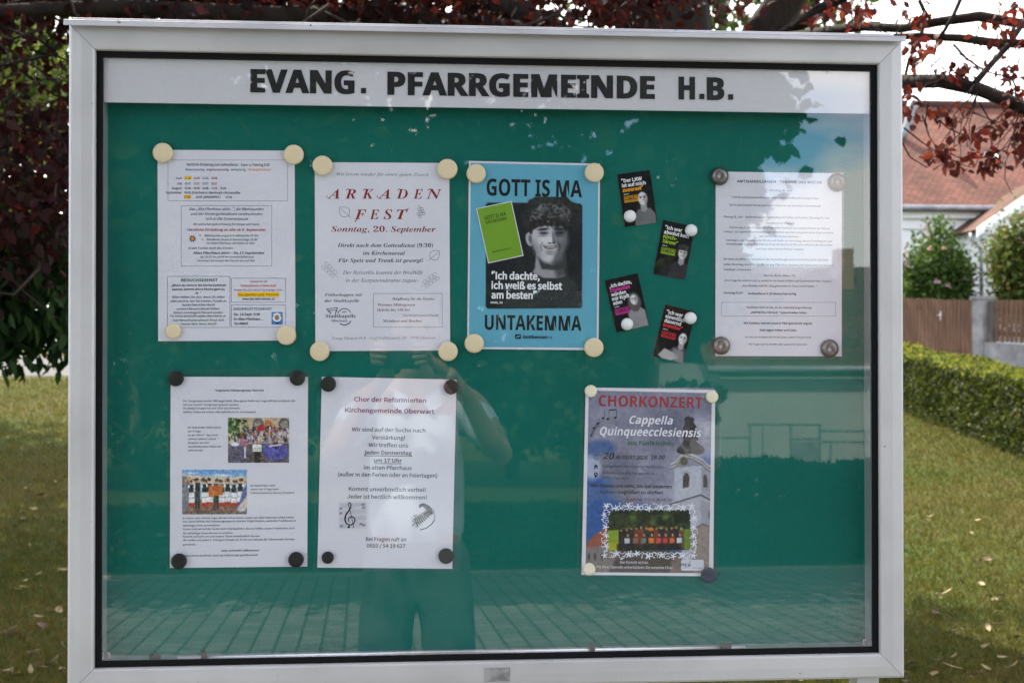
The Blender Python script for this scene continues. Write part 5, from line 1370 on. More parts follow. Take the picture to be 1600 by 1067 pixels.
# ------------------------------------------------------------------ shrubs and hedges
def shrub(name, label, base, rx, ry, h, n, size, pal, rng, flowers=0, clump=40, cat='shrub', stems=7):
    r = empty(name, base); tag(r, label, cat)
    mb = MB()
    for i in range(stems):
        a = rng.uniform(0, 6.28); mb.tube([(0, 0, -.05), (rx * .25 * math.cos(a), ry * .25 * math.sin(a), h * .4), (rx * .5 * math.cos(a), ry * .5 * math.sin(a), h * .85)], [.03, .02, .006], 6)
    mb.build('stems', M['bark_grey'], r)
    C = ellipsoid((0, 0, h * .55), (rx * .85, ry * .85, h * .44), clump, rng, .3)
    P = clumps(C, n, (rx * .16, ry * .16, h * .085), rng); P = P[P[:, 2] > .02]
    leaf_mesh('foliage', P, size, M['leaf_green'], r, pal, .1, .6, rng)
    if flowers:
        Q = ellipsoid((0, 0, h * .56), (rx * .95, ry * .95, h * .48), flowers, rng, .92)
        f0 = leaf_mesh('flower', rng.normal(size=(5, 3)) * .02, .085, M['leaf_green'], r, [(.55, .35, .42), (.62, .42, .48), (.5, .3, .4)], 0, .9, rng)
        for i, q in enumerate(Q):
            fo = f0 if i == 0 else f0.copy()
            if i: col.objects.link(fo); fo.parent = r
            fo.location = q; fo.rotation_euler = tuple(rng.uniform(0, 6.28, 3))
    return r
rng = np.random.default_rng(77)
BUSH = [(.045, .085, .020), (.065, .11, .028), (.09, .135, .036), (.035, .065, .018)]
p_ = pt(1464, 500, 31); shrub('flowering_shrub', 'rounded bush with small pink flowers behind the wooden gate', (p_.x, 31, ground_z(0, 31)), 0.98, .85, 3.05, 9000, .12, BUSH, rng, flowers=44, clump=60)
p_ = pt(1606, 500, 30); shrub('garden_shrub', 'tall yellow green bush behind the fence beside the porch', (p_.x, 30, ground_z(0, 30)), 1.15, 1.0, 3.25, 10000, .12, [(.06, .10, .022), (.09, .13, .03), (.12, .13, .035), (.13, .09, .03), (.045, .07, .02)], rng, clump=60)
p_ = pt(1411, 500, 32); shrub('garden_shrub', 'light green bush just showing beside the right edge of the case', (p_.x - .5, 32.5, ground_z(0, 32)), .8, .6, 2.5, 1500, .12, GRN_LIT, rng)
# clipped hedge running along the lawn on the right
def hedge(name, label, A, B, width, h, n, size, pal, rng, top_pal=None, group=None):
    A, B = Vector(A), Vector(B); d = (B - A); L_ = d.length; d2 = Vector((d.x, d.y, 0)).normalized(); nrm = Vector((-d2.y, d2.x, 0))
    r = empty(name, (A + B) / 2); tag(r, label, 'hedge', group); O = r.location.copy()
    # woody inside
    mb = MB()
    for i in range(int(L_ / .3)):
        c = A.lerp(B, (i + .5) / int(L_ / .3)) - O
        for k in range(3): mb.tube([c + nrm * rng.normal() * width * .1 + Vector((0, 0, -.03)), c + nrm * rng.normal() * width * .25 + d2 * rng.normal() * .1 + Vector((0, 0, h * .5)), c + nrm * rng.normal() * width * .3 + d2 * rng.normal() * .14 + Vector((0, 0, h * .92))], [.018, .012, .005], 5)
    mb.build('stems', M['bark'], r)
    t = rng.random(n); w = rng.random(n) * 2 - 1; z = rng.random(n) ** .8
    face = rng.random(n)
    w = np.where(face < .42, -1 + .22 * rng.random(n), np.where(face < .55, 1 - .22 * rng.random(n), w)); z = np.where(face > .62, 1 - .10 * rng.random(n) ** 2, z)
    lump = .04 * np.sin(t * L_ * 2.3) + .03 * np.sin(t * L_ * 5.1 + 1)
    P = np.array(A - O)[None] + np.outer(t, np.array(B - A)) + np.outer(w * (width / 2) * (1 + lump * 1.2), np.array(nrm)) + np.outer(z * h * (1 + lump * .6) + rng.normal(size=n) * .012, (0, 0, 1))
    leaf_mesh('foliage', P, size, M['leaf_green'], r, pal, 0, .6, rng)
    if top_pal:                                    # paler leaves along the clipped top, sunlight put into their colour
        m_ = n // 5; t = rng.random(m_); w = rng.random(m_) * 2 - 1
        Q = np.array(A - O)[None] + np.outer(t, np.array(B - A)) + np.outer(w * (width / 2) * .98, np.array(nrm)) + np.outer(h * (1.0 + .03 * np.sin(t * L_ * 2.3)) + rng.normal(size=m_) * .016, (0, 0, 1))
        leaf_mesh('sunlit_top', Q, size, M['leaf_green'], r, top_pal, -.2, .6, rng)
    return r
a, b = gr(1368, 626), gr(1640, 728)
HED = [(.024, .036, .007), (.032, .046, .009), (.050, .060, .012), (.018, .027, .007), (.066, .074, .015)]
hd = (b - a).normalized()
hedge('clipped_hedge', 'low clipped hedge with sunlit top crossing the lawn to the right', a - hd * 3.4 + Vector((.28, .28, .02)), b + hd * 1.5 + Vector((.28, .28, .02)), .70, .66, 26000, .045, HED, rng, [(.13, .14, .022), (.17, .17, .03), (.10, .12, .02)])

# ------------------------------------------------------------------ fence, gate and pillar
M['wood'] = noisy(new_mat('stained fence boards', rough=.8), (.078, .036, .016), (.15, .074, .034), 5, 6, .3, .7, bump=.3, stretch=(4, 4, .4))
M['stone'] = noisy(new_mat('weathered concrete', rough=.92), (.13, .125, .12), (.30, .29, .275), 3.5, 8, .3, .7, bump=.5)
fa, fb = pt(1380, 555, 24.6), pt(1640, 582, 20.6)
fa.z = ground_z(0, fa.y); fb.z = ground_z(0, fb.y)
fd = Vector((fb.x - fa.x, fb.y - fa.y, 0)); FL = fd.length; fd.normalize(); fn_ = Vector((fd.y, -fd.x, 0))
def along(u):
    """distance along the fence line seen in column u"""
    r = ray(u, 500); best = None
    A = np.array([[r.x, -fd.x], [r.y, -fd.y]]); q = np.linalg.solve(A, np.array([fa.x - CAM.x, fa.y - CAM.y])); return q[1]
def f_at(s_, z=0): 
    p_ = fa + fd * s_; return Vector((p_.x, p_.y, ground_z(0, p_.y) + z))
HF = 1.17
def picket_run(root, s0, s1, zlo, zhi, pitch, wd, mat, O):
    mb = MB(); n = max(1, int(round((s1 - s0) / pitch)))
    for i in range(n):
        c = f_at(s0 + (i + .5) * (s1 - s0) / n); zz = (zlo + zhi) / 2 + rng.normal() * .006
        mb.obox(c + Vector((0, 0, zz)) - O, fd * wd / 2, fn_ * .011, Vector((0, 0, (zhi - zlo) / 2)))
    mb.build('pickets', mat, root)
    mb = MB()
    for z in (zlo + .15, zhi - .18):
        a_, b_ = f_at(s0, z) - O, f_at(s1, z) - O
        mb.obox((a_ + b_) / 2 - fn_ * .035, (b_ - a_) / 2, fn_ * .02, Vector((0, 0, .04)))
    mb.build('rail', mat, root)
s_p0, s_p1 = along(1527), along(1545)
gate = empty('wooden_gate', f_at(s_p0 - 1.6)); tag(gate, 'brown wooden slat gate of close vertical boards behind the hedge', 'gate')
O = gate.location.copy(); picket_run(gate, s_p0 - 4.2, s_p0 - .02, .05, HF, .098, .078, M['wood'], O)
mb = MB(); c = f_at(along(1470), .86) - O; mb.tube([c + fn_ * .02, c + fn_ * .07, c + fn_ * .07 + fd * .10], .012, 8); mb.box(tuple(c + Vector((-.02, -.03, -.10))), tuple(c + Vector((.02, -.014, .08)))); mb.build('handle', M['alu_bright'], gate)
pil = MB(); c = f_at((s_p0 + s_p1) / 2); pw = (s_p1 - s_p0) / 2
po = empty('gate_pillar', c); tag(po, 'grey concrete pillar between the wooden gate and the slatted fence', 'pillar')
pil.obox((0, 0, HF / 2), fd * pw, fn_ * .14, (0, 0, HF / 2 + .02)); o = pil.build('shaft', M['stone'], po); bv = o.modifiers.new('edge', 'BEVEL'); bv.width = .012
mb = MB(); mb.obox((0, 0, HF + .05), fd * (pw + .02), fn_ * .16, (0, 0, .03)); mb.build('coping', M['stone'], po)
fen = empty('slatted_fence', f_at(s_p1 + 2.5)); tag(fen, 'brown slatted fence on a low concrete wall right of the pillar', 'fence'); O = fen.location.copy()
mb = MB(); a_, b_ = f_at(s_p1 + .005) - O, f_at(s_p1 + 5.5) - O
mb.obox((a_ + b_) / 2 + Vector((0, 0, .15)), (b_ - a_) / 2, fn_ * .12, (0, 0, .25)); mb.build('plinth', M['stone'], fen)
picket_run(fen, s_p1 + .16, s_p1 + 5.5, .42, HF + .02, .112, .082, M['wood'], O)
mb = MB(); c = f_at(s_p1 + .08, .78) - O; mb.obox(c, fd * .05, fn_ * .05, (0, 0, .38)); mb.build('post', M['bark_grey'], fen)

# ------------------------------------------------------------------ white house with tiled roof
M['render'] = noisy(new_mat('white lime render', rough=.9), (.86, .86, .86), (.90, .90, .90), 1.4, 6, .3, .7, bump=.1)
M['tile'] = new_mat('old red roof tiles', rough=.85, spec=.2)
def tile_nodes(m, c1, c2, cm, w, h_, scale=1.0):
    n, l = m.node_tree.nodes, m.node_tree.links; b = n['Principled BSDF']
    uv = n.new('ShaderNodeUVMap'); uv.uv_map = 'UVMap'
    k = n.new('ShaderNodeTexBrick'); k.inputs['Scale'].default_value = scale; k.inputs['Brick Width'].default_value = w; k.inputs['Row Height'].default_value = h_; k.inputs['Mortar Size'].default_value = .016; k.inputs['Mortar Smooth'].default_value = .6
    k.inputs['Color1'].default_value = (*c1, 1); k.inputs['Color2'].default_value = (*c2, 1); k.inputs['Mortar'].default_value = (*cm, 1)
    l.new(uv.outputs['UV'], k.inputs['Vector'])
    z = n.new('ShaderNodeTexNoise'); z.inputs['Scale'].default_value = .9; z.inputs['Detail'].default_value = 9; z.inputs['Roughness'].default_value = .7; l.new(uv.outputs['UV'], z.inputs['Vector'])
    r = n.new('ShaderNodeValToRGB'); r.color_ramp.elements[0].position = .36; r.color_ramp.elements[0].color = (.62, .66, .70, 1); r.color_ramp.elements[1].position = .6; r.color_ramp.elements[1].color = (1.05, 1, 1, 1)
    l.new(z.outputs['Fac'], r.inputs['Fac'])
    mm = n.new('ShaderNodeMix'); mm.data_type = 'RGBA'; mm.blend_type = 'MULTIPLY'; mm.inputs[0].default_value = 1
    l.new(k.outputs['Color'], mm.inputs[6]); l.new(r.outputs['Color'], mm.inputs[7]); l.new(mm.outputs[2], b.inputs['Base Color'])
    bp = n.new('ShaderNodeBump'); bp.inputs['Strength'].default_value = .6; bp.inputs['Distance'].default_value = .03; bp.invert = True; l.new(k.outputs['Fac'], bp.inputs['Height']); l.new(bp.outputs['Normal'], b.inputs['Normal'])
tile_nodes(M['tile'], (.20, .088, .060), (.140, .062, .045), (.07, .034, .026), .20, .155)
M['tile_dark'] = new_mat('weathered brown roof tiles', rough=.85, spec=.2); tile_nodes(M['tile_dark'], (.125, .062, .042), (.09, .047, .033), (.04, .022, .017), .30, .26)
M['zinc'] = noisy(new_mat('zinc gutter', rough=.5, metal=.4), (.20, .21, .23), (.30, .31, .33), 3, 5)
M['dark_glass'] = new_mat('dark window glass', (.02, .022, .025), .1)
M['brick'] = noisy(new_mat('terracotta trim', rough=.85), (.28, .12, .07), (.36, .17, .10), 9, 6)
M['pale_frame'] = new_mat('pale painted frame', (.7, .72, .72), .5)
def roof_plane(root, name, a, b, c, d, mat, thick=.08, O=Vector((0, 0, 0))):
    """a-b eave, d-c ridge"""
    a, b, c, d = [Vector(q) - O for q in (a, b, c, d)]
    n_ = (b - a).cross(d - a).normalized() * thick
    me = bpy.data.meshes.new(name)
    V = [a, b, c, d, a - n_, b - n_, c - n_, d - n_]
    me.from_pydata([tuple(v) for v in V], [], [(0, 1, 2, 3), (7, 6, 5, 4), (0, 4, 5, 1), (1, 5, 6, 2), (2, 6, 7, 3), (3, 7, 4, 0)])
    uv = me.uv_layers.new(name='UVMap'); ex_ = (b - a).normalized(); ey = (d - a) - ex_ * (d - a).dot(ex_); ey.normalize()
    for li, lp in enumerate(me.loops):
        v = V[lp.vertex_index] - a; uv.data[li].uv = (v.dot(ex_), v.dot(ey))
    me.update(); return link_mesh(name, me, mat, root)
YH = 34.0
hz_ = ground_z(0, YH)
def hx(u): return pt(u, 400, YH).x
x0h, x1h = hx(1000), hx(1900)
house = empty('white_house', ((x0h + x1h) / 2, YH + 4, hz_)); tag(house, 'white rendered house with long red tiled roof and gabled porch beyond the fence', 'house'); O = house.location.copy()
ze = pt(1490, 323, YH - .45).z
def hbox(lo, hi, name, mat):
    mb = MB(); mb.box(tuple(Vector(lo) - O), tuple(Vector(hi) - O)); return mb.build(name, mat, house)
hbox((x0h, YH, hz_ - .2), (x1h, YH + 8, ze - .12), 'wall', M['render'])
hbox((x0h, YH - .10, ze - .58), (x1h, YH - .003, ze - .30), 'cornice', M['render']); hbox((x0h, YH - .30, ze - .30), (x1h, YH - .003, ze - .12), 'cornice', M['render'])
zr = pt(1500, 166, YH + 4).z
roof_plane(house, 'roof', (x0h - .3, YH - .5, ze), (x1h + .3, YH - .5, ze), (x1h + .3, YH + 4, zr), (x0h - .3, YH + 4, zr), M['tile'], O=O)
roof_plane(house, 'roof', (x1h + .3, YH + 8.5, ze), (x0h - .3, YH + 8.5, ze), (x0h - .3, YH + 4, zr), (x1h + .3, YH + 4, zr), M['tile'], O=O)
mb = MB(); mb.tube([Vector((x0h - .3, YH - .56, ze - .05)) - O, Vector((x1h + .3, YH - .56, ze - .05)) - O], .085, 8); mb.build('gutter', M['zinc'], house)
mb = MB(); mb.tube([Vector((x0h - .3, YH + 4, zr + .03)) - O, Vector((x1h + .3, YH + 4, zr + .03)) - O], .14, 8); mb.build('ridge', M['tile'], house)
# roof light and bent vent pipe
def roof_pt(u, v):
    """point of the front roof slope seen at (u, v)"""
    a_ = Vector((0, YH - .5, ze)); nn = Vector((0, -(zr - ze), 4.5)).normalized(); r = ray(u, v); return CAM + r * ((a_ - CAM).dot(nn) / r.dot(nn))
sl = Vector((0, 4.5, zr - ze)).normalized(); nn = Vector((0, -(zr - ze), 4.5)).normalized()
c = roof_pt(1549, 247); mb = MB(); mb.obox(c - O + nn * .05, Vector((.16, 0, 0)), sl * .14, nn * .05); wf = mb.build('roof_window', M['pale_frame'], house)
c0 = roof_pt(1404, 214); mb = MB(); P = [c0 - O + Vector((0, -.1, -.1)), c0 - O + Vector((.12, -.12, .08)), c0 - O + Vector((.26, -.14, .40)), c0 - O + Vector((.32, -.14, .78)), c0 - O + Vector((.42, -.14, .98))]
mb.tube(P, [.12, .13, .13, .14, .18], 10); mb.build('vent_pipe', M['zinc'], house)
# porch
YP = YH - 1.9
px0 = pt(1536, 400, YP).x; px1 = px0 + 3.6; pm = (px0 + px1) / 2
pze = pt(1530, 353, YP).z; pzr = pze + 1.24
wt = .22
def wall_with_arch(axis, fixed, a0, a1, z0, z1, ca, wid, zs, mat, name, parent_O):
    """wall slab (thickness wt) with a round-headed opening; axis 'y' = the slab runs along y at x = fixed"""
    mb = MB(); R = wid / 2
    def V(a, z, t):
        return tuple((Vector((fixed + t, a, z)) if axis == 'y' else Vector((a, fixed + t, z))) - parent_O)
    N = 10
    arc = [(ca - R * math.cos(math.pi * i / N), zs + R * math.sin(math.pi * i / N)) for i in range(N + 1)]
    for t in (0, wt):
        mb.quad(V(a0, z0, t), V(ca - R, z0, t), V(ca - R, z1, t), V(a0, z1, t)); mb.quad(V(ca + R, z0, t), V(a1, z0, t), V(a1, z1, t), V(ca + R, z1, t))
        for (p0, q0), (p1, q1) in zip(arc[:-1], arc[1:]): mb.quad(V(p0, q0, t), V(p1, q1, t), V(p1, z1, t), V(p0, z1, t))
    for (p0, q0), (p1, q1) in zip([(ca - R, z0)] + arc, arc + [(ca + R, z0)]): mb.quad(V(p0, q0, 0), V(p1, q1, 0), V(p1, q1, wt), V(p0, q0, wt))
    for a in (a0, a1): mb.quad(V(a, z0, 0), V(a, z0, wt), V(a, z1, wt), V(a, z1, 0))
    mb.quad(V(a0, z1, 0), V(a1, z1, 0), V(a1, z1, wt), V(a0, z1, wt))
    return mb.build(name, mat, house)
wall_with_arch('y', px0, YP + wt + .002, YH - .003, hz_, pze - .05, YP + 1.02, .84, hz_ + 2.0, M['render'], 'porch_wall', O)
wall_with_arch('x', YP, px0, px1, hz_, pze - .05, pm, 1.6, hz_ + 1.75, M['render'], 'porch_wall', O)
mb = MB(); g = [(px0 - .02, pze - .02), (px1 + .02, pze - .02), (pm, pzr - .05)]
n0 = [tuple(Vector((x, YP - .02, z)) - O) for x, z in g] + [tuple(Vector((x, YP + wt - .03, z)) - O) for x, z in g]
mb.v = n0; mb.face((0, 1, 2)); mb.face((5, 4, 3)); mb.face((0, 3, 4, 1)); mb.face((1, 4, 5, 2)); mb.face((2, 5, 3, 0)); mb.build('gable', M['render'], house)
hbox((px0 - .06, YP - .10, pze - .22), (px1 + .06, YP - .022, pze - .03), 'cornice', M['render']); hbox((pm - .9, YP - .09, pze + .20), (pm + .9, YP - .022, pze + .32), 'tile_course', M['brick'])
for sx in (-1, 1):
    e = px0 - .28 if sx < 0 else px1 + .28; ez = pze - .12
    roof_plane(house, 'porch_roof', (e, YH - .11, ez) if sx < 0 else (e, YP - .22, ez), (e, YP - .22, ez) if sx < 0 else (e, YH - .11, ez), (pm, YP - .22, pzr + .02) if sx < 0 else (pm, YH - .11, pzr + .02), (pm, YH - .11, pzr + .02) if sx < 0 else (pm, YP - .22, pzr + .02), M['tile_dark'], O=O)
# bargeboard (white verge) and downpipe
mb = MB()
for sx in (-1, 1):
    e = px0 - .28 if sx < 0 else px1 + .28
    a_, b_ = Vector((e, YP - .27, pze - .20)), Vector((pm, YP - .27, pzr - .06)); mb.obox((a_ + b_) / 2 - O, (b_ - a_) / 2, Vector((0, .03, 0)), Vector((0, 0, .12)))
mb.build('bargeboard', M['render'], house)
mb = MB(); xd = px0 - .09
mb.tube([Vector(q) - O for q in ((px0 - .26, YP + .15, pze - .18), (px0 - .26, YP + .12, pze - .36), (xd + .02, YP - .05, pze - .62), (xd + .02, YP - .05, hz_ + .02))], .05, 8); mb.build('downpipe', M['zinc'], house)

# ------------------------------------------------------------------ what stands in front of the case and is mirrored in its glass
rng = np.random.default_rng(101)
# broad leafed tree over the pavement
tb = rp(60, 700, 9.5); lind = empty('linden_tree', (tb.x, tb.y, ground_z(0, tb.y))); O = lind.location.copy()
tag(lind, 'tall leafy tree mirrored across the upper left of the glass', 'tree')
mb = MB(); mb.tube(shift(wig((tb.x, tb.y, O.z - .2), (tb.x + .2, tb.y, 8.2), 6, .01, rng), O), [.30, .26, .24, .2, .16, .12, .05], 12); mb.build('trunk', M['bark_grey'], lind)
mb = MB()
for u, v, D in ((700, 250, 8), (1000, 260, 9), (500, 150, 8), (120, 200, 9), (860, 60, 10), (300, -50, 10), (640, 420, 9.5)):
    b = rp(u, v, D); a = Vector((tb.x, tb.y, max(2.0, b.z - .8))); mb.tube(shift([a, (a + b) / 2 + Vector((0, 0, .25)), b], O), [.09, .06, .012], 7)
mb.build('limbs', M['bark_grey'], lind)
C = []
while len(C) < 420:
    v = rng.uniform(-260, 500); um = 1205 - max(0, v - 120) * .27 + 22 * math.sin(v * .045) + 14 * math.sin(v * .11)
    u = rng.uniform(-200, um - 8)
    if v > 440 + 40 * math.sin(u * .013) : continue
    C.append(rp(u, v, rng.uniform(7, 11.5)))
E_ = []
for v in np.linspace(90, 440, 26):
    um = 1205 - max(0, v - 120) * .27 + 22 * math.sin(v * .045) + 14 * math.sin(v * .11); E_.append(rp(um - 24 - 16 * rng.random(), v, rng.uniform(8.5, 9.5)))
HI = ellipsoid((.4, -6.8, 7.6), (6.2, 3.6, 2.6), 13000, rng, .4)  # unseen upper foliage, added to shade the mirrored hedge and the case
P = np.concatenate([HI, clumps(C, 36000, (.23, .28, .17), rng), clumps(E_, 3000, (.09, .14, .08), rng)]) - np.array(O)
LIN = [(.018, .042, .010), (.028, .055, .013), (.014, .032, .008), (.06, .085, .02)]
leaf_mesh('crown', P, .15, M['leaf_green'], lind, LIN, .4, .75, rng)
# low clipped hedges behind the pavement
ha, hb = rp(-260, 860, 12.4), rp(1010, 860, 12.4); ha.z = hb.z = ground_z(0, -12.4)
hedge('clipped_hedge', 'low clipped hedge mirrored left of the bright wall above the paving', ha, hb, .7, .58, 17000, .08, HED, rng)
hc, hd_ = rp(1030, 860, 12.4), rp(1620, 860, 12.4); hc.z = hd_.z = ground_z(0, -12.4)
hedge('clipped_hedge', 'waist high dark hedge mirrored below the bright wall on the right', hc, hd_, .8, 1.02, 24000, .08, [(.03, .05, .014), (.04, .06, .016), (.025, .04, .012)], rng)
names = ('first', 'second', 'third', 'fourth', 'fifth', 'sixth', 'seventh', 'eighth', 'ninth')
for i, u in enumerate((-20, 100, 215, 335, 455, 570, 690, 800, 905)):
    q = rp(u, 600, 33 + 3 * (i % 2)); bg_tree('garden_tree', f'dense dark garden tree mirrored behind the low hedge, {names[i]} from the left', (q.x, q.y, ground_z(0, q.y)), 8.4 + rng.random(), 2.5, 3600, .34, [(.022, .045, .014), (.03, .055, .016), (.018, .036, .012)], rng, low=.04, clump=46, group='row of dark trees mirrored behind the low hedge')
q = rp(1015, 600, 20.5); bg_tree('garden_tree', 'slim dark tree mirrored at the left end of the bright wall', (q.x, q.y, ground_z(0, q.y)), 6.4, 1.0, 3000, .24, [(.022, .045, .014), (.03, .055, .016), (.018, .036, .012)], rng, low=.06, clump=40)
# long low building with tiled roof
YB2 = 24.0
b0, b1 = rp(1125, 600, YB2).x, rp(2100, 600, YB2).x
zb = ground_z(0, -YB2); zev = rp(1250, 571, YB2 - .4).z
blg = empty('low_building', ((b0 + b1) / 2, -YB2 - 3.5, zb)); tag(blg, 'long low white building with brown tiled roof and chimney mirrored in the glass', 'building'); O = blg.location.copy()
def bbox(lo, hi, nm, mat):
    m_ = MB(); m_.box(tuple(Vector(lo) - O), tuple(Vector(hi) - O)); return m_.build(nm, mat, blg)
M['dull_render'] = noisy(new_mat('greyed white render', rough=.9), (.33, .34, .34), (.42, .43, .43), .8, 8, .3, .7)
bbox((b0, -YB2 - 7, zb - .3), (b1, -YB2, zev), 'wall', M['dull_render'])
zrd = rp(1340, 417, YB2 + 3.5).z
roof_plane(blg, 'roof', (b1 + .2, -YB2 + .14, zev - .02), (b0 - .3, -YB2 + .14, zev - .02), (b0 - .3, -YB2 - 3.5, zrd), (b1 + .2, -YB2 - 3.5, zrd), M['tile_dark'], O=O)
roof_plane(blg, 'roof', (b0 - .3, -YB2 - 7.4, zev - .06), (b1 + .2, -YB2 - 7.4, zev - .06), (b1 + .2, -YB2 - 3.5, zrd), (b0 - .3, -YB2 - 3.5, zrd), M['tile_dark'], O=O)
m_ = MB(); m_.tube([Vector((b0 - .3, -YB2 + .22, zev - .08)) - O, Vector((b1 + .2, -YB2 + .22, zev - .08)) - O], .08, 8); m_.build('gutter', M['zinc'], blg)
ca, cb_ = rp(1312, 388, YB2 + 2.6), rp(1334, 388, YB2 + 2.6)
chim = bbox((ca.x, -YB2 - 3.1, zev + .8), (cb_.x, -YB2 - 2.6, ca.z), 'chimney', M['brick'])
M['skytile'] = M['dark_glass']
# metal fence with gate before the building
YF = 19.0
M['steel'] = new_mat('grey painted steel', (.10, .12, .12), .5, .3)
fl = empty('metal_fence', (rp(1240, 700, YF).x, -YF, ground_z(0, -YF))); tag(fl, 'thin grey metal fence with a tall frame gate mirrored before the white wall', 'fence'); O = fl.location.copy()
def bar(parent, name, pts_, r_):
    m_ = MB()
    for a_, b_ in pts_: m_.tube([rp(*a_, YF) - O, rp(*b_, YF) - O], r_, 6)
    m_.build(name, M['steel'], parent)
bar(fl, 'post', [((1172, 663), (1172, 800))], .022); bar(fl, 'post', [((1192, 664), (1192, 800))], .012); bar(fl, 'post', [((1236, 664), (1236, 800))], .022); bar(fl, 'post', [((1281, 664), (1281, 800))], .022); bar(fl, 'post', [((1298, 690), (1298, 800))], .018); bar(fl, 'post', [((1352, 674), (1352, 800))], .018)
bar(fl, 'rail', [((1168, 663), (1284, 664)), ((1236, 686), (1281, 686)), ((1281, 673), (1400, 674)), ((1120, 684), (1172, 684)), ((1284, 690), (1400, 691)), ((1060, 684), (1120, 684))], .014)
gtm = MB(); a_, b_ = rp(1240, 690, YF) - O, rp(1279, 800, YF) - O; gtm.box((min(a_.x, b_.x), -.02, b_.z), (max(a_.x, b_.x), .02, a_.z)); gtm.build('gate_panel', M['zinc'], fl)

# ------------------------------------------------------------------ the photographer
def skin_mesh(name, verts, edges, radii, mat, parent, root=0, sub=2, smooth=True, O=Vector((0, 0, 0))):
    me = bpy.data.meshes.new(name + '_rig'); me.from_pydata([tuple(Vector(v) - O) for v in verts], edges, []); me.update()
    ob = bpy.data.objects.new(name + '_rig', me); col.objects.link(ob)
    ob.modifiers.new('skin', 'SKIN').use_smooth_shade = True
    if not me.skin_vertices: me.skin_vertices.new()
    for i, r_ in enumerate(radii):
        me.skin_vertices[0].data[i].radius = r_ if isinstance(r_, tuple) else (r_, r_)
        me.skin_vertices[0].data[i].use_root = (i == root)
    sb = ob.modifiers.new('sub', 'SUBSURF'); sb.levels = sb.render_levels = sub
    bpy.context.view_layer.update()
    dg = bpy.context.evaluated_depsgraph_get()
    out = bpy.data.meshes.new_from_object(ob.evaluated_get(dg))
    bpy.data.objects.remove(ob)
    out.name = name
    for p_ in out.polygons: p_.use_smooth = True
    out.materials.clear()
    return link_mesh(name, out, mat, parent)
M['skin'] = noisy(new_mat('skin', rough=.55), (.22, .13, .09), (.27, .16, .11), 12, 4)
M['shirt'] = noisy(new_mat('pale blue cotton shirt', rough=.9), (.40, .48, .54), (.47, .55, .61), 7, 5, bump=.2)
M['jeans'] = noisy(new_mat('grey blue trousers', rough=.9), (.045, .06, .075), (.075, .09, .105), 9, 5, bump=.2)
M['hair'] = noisy(new_mat('brown hair', rough=.7), (.03, .02, .013), (.06, .04, .025), 30, 4)
M['camera_black'] = new_mat('black camera body', (.012, .012, .013), .5)
M['lens_glass'] = new_mat('coated lens', (.01, .01, .02), .05)
PX, PY = -.088, -2.52
pz = ground_z(0, PY)
per = empty('person', (PX, PY, pz)); tag(per, 'standing person in a pale shirt and dark trousers holding a camera, mirrored in the glass', 'person'); O = Vector((0, 0, 0))
def jt(x, y, z): return (x, y, z)
V = [(0, 0, .98), (0, .0, 1.12), (0, .0, 1.30), (0, -.01, 1.48), (0, .01, 1.575), (0, .03, 1.64)]
Rr = [(.145, .105), (.135, .10), (.155, .11), (.13, .09), (.058, .06), (.056, .06)]
Eg = [(0, 1), (1, 2), (2, 3), (3, 4), (4, 5)]
def chain(start, pts_, rs):
    prev = start
    for p_, r_ in zip(pts_, rs):
        V.append(p_); Rr.append(r_); Eg.append((prev, len(V) - 1)); prev = len(V) - 1
    return prev
HANDS = []
for sx in (-1, 1):
    chain(0, [(.09 * sx, 0, .90), (.105 * sx, .005, .70), (.112 * sx, .02, .50), (.115 * sx, .0, .30), (.118 * sx, -.01, .09), (.125 * sx, .06, .045), (.132 * sx, .15, .03)], [.098, .085, .06, .056, .042, .045, .034])
    chain(3, [(.12 * sx, -.01, 1.50), (.195 * sx, -.01, 1.47), (.245 * sx, .05, 1.385), (.285 * sx, .13, 1.305), (.235 * sx, .20, 1.37), (.165 * sx, .27, 1.50), (.105 * sx, .325, 1.575), (.090 * sx, .350, 1.60)], [.075, .062, .050, .042, .040, .030, .027, .030])
skin_mesh('body', V, Eg, Rr, M['skin'], per)
# head with face features
def head_mesh():
    bm = bmesh.new(); bmesh.ops.create_uvsphere(bm, u_segments=32, v_segments=24, radius=1)
    for v in bm.verts:
        x, y, z = v.co
        w = .074 - (.018 * max(0, -z) ** 1.2); dpt = .096 if y < 0 else .090 - .006 * max(0, -z)
        nx_, ny_, nz_2 = x * w, y * dpt, z * .118
        if y > .2:
            def bump_(cx, cz, sx_, sz_, h): return h * math.exp(-((nx_ - cx) / sx_) ** 2 - ((nz_2 - cz) / sz_) ** 2)
            ny_ += bump_(0, -.022, .011, .022, .020) + bump_(0, -.064, .024, .010, .006) + bump_(0, -.098, .022, .016, .010) + bump_(0, .028, .05, .012, .006) - bump_(.031, .006, .015, .010, .012) - bump_(-.031, .006, .015, .010, .012)
        v.co = (nx_, ny_, nz_2)
    for f in bm.faces: f.smooth = True
    me = bpy.data.meshes.new('head'); bm.to_mesh(me); bm.free(); return me
HC = Vector((0, .055, 1.735))
hd2 = link_mesh('head', head_mesh(), M['skin'], per); hd2.location = HC
for sx in (-1, 1):
    mb = MB(); mb.lathe([(.001, 0), (.018, .002), (.022, .007), (.016, .010), (.008, .006)], 14); e_ = mb.build('ear', M['skin'], hd2); e_.location = (.073 * sx, -.005, -.005); e_.rotation_euler = (0, math.pi / 2 * sx, .3 * sx); e_.scale = (1, .7, 1)
    mb = MB(); mb.lathe([(.001, -.011), (.008, -.008), (.0115, 0), (.008, .008), (.001, .011)], 12); e_ = mb.build('eye', M['dark_glass'], hd2); e_.location = (.031 * sx, .079, .006)
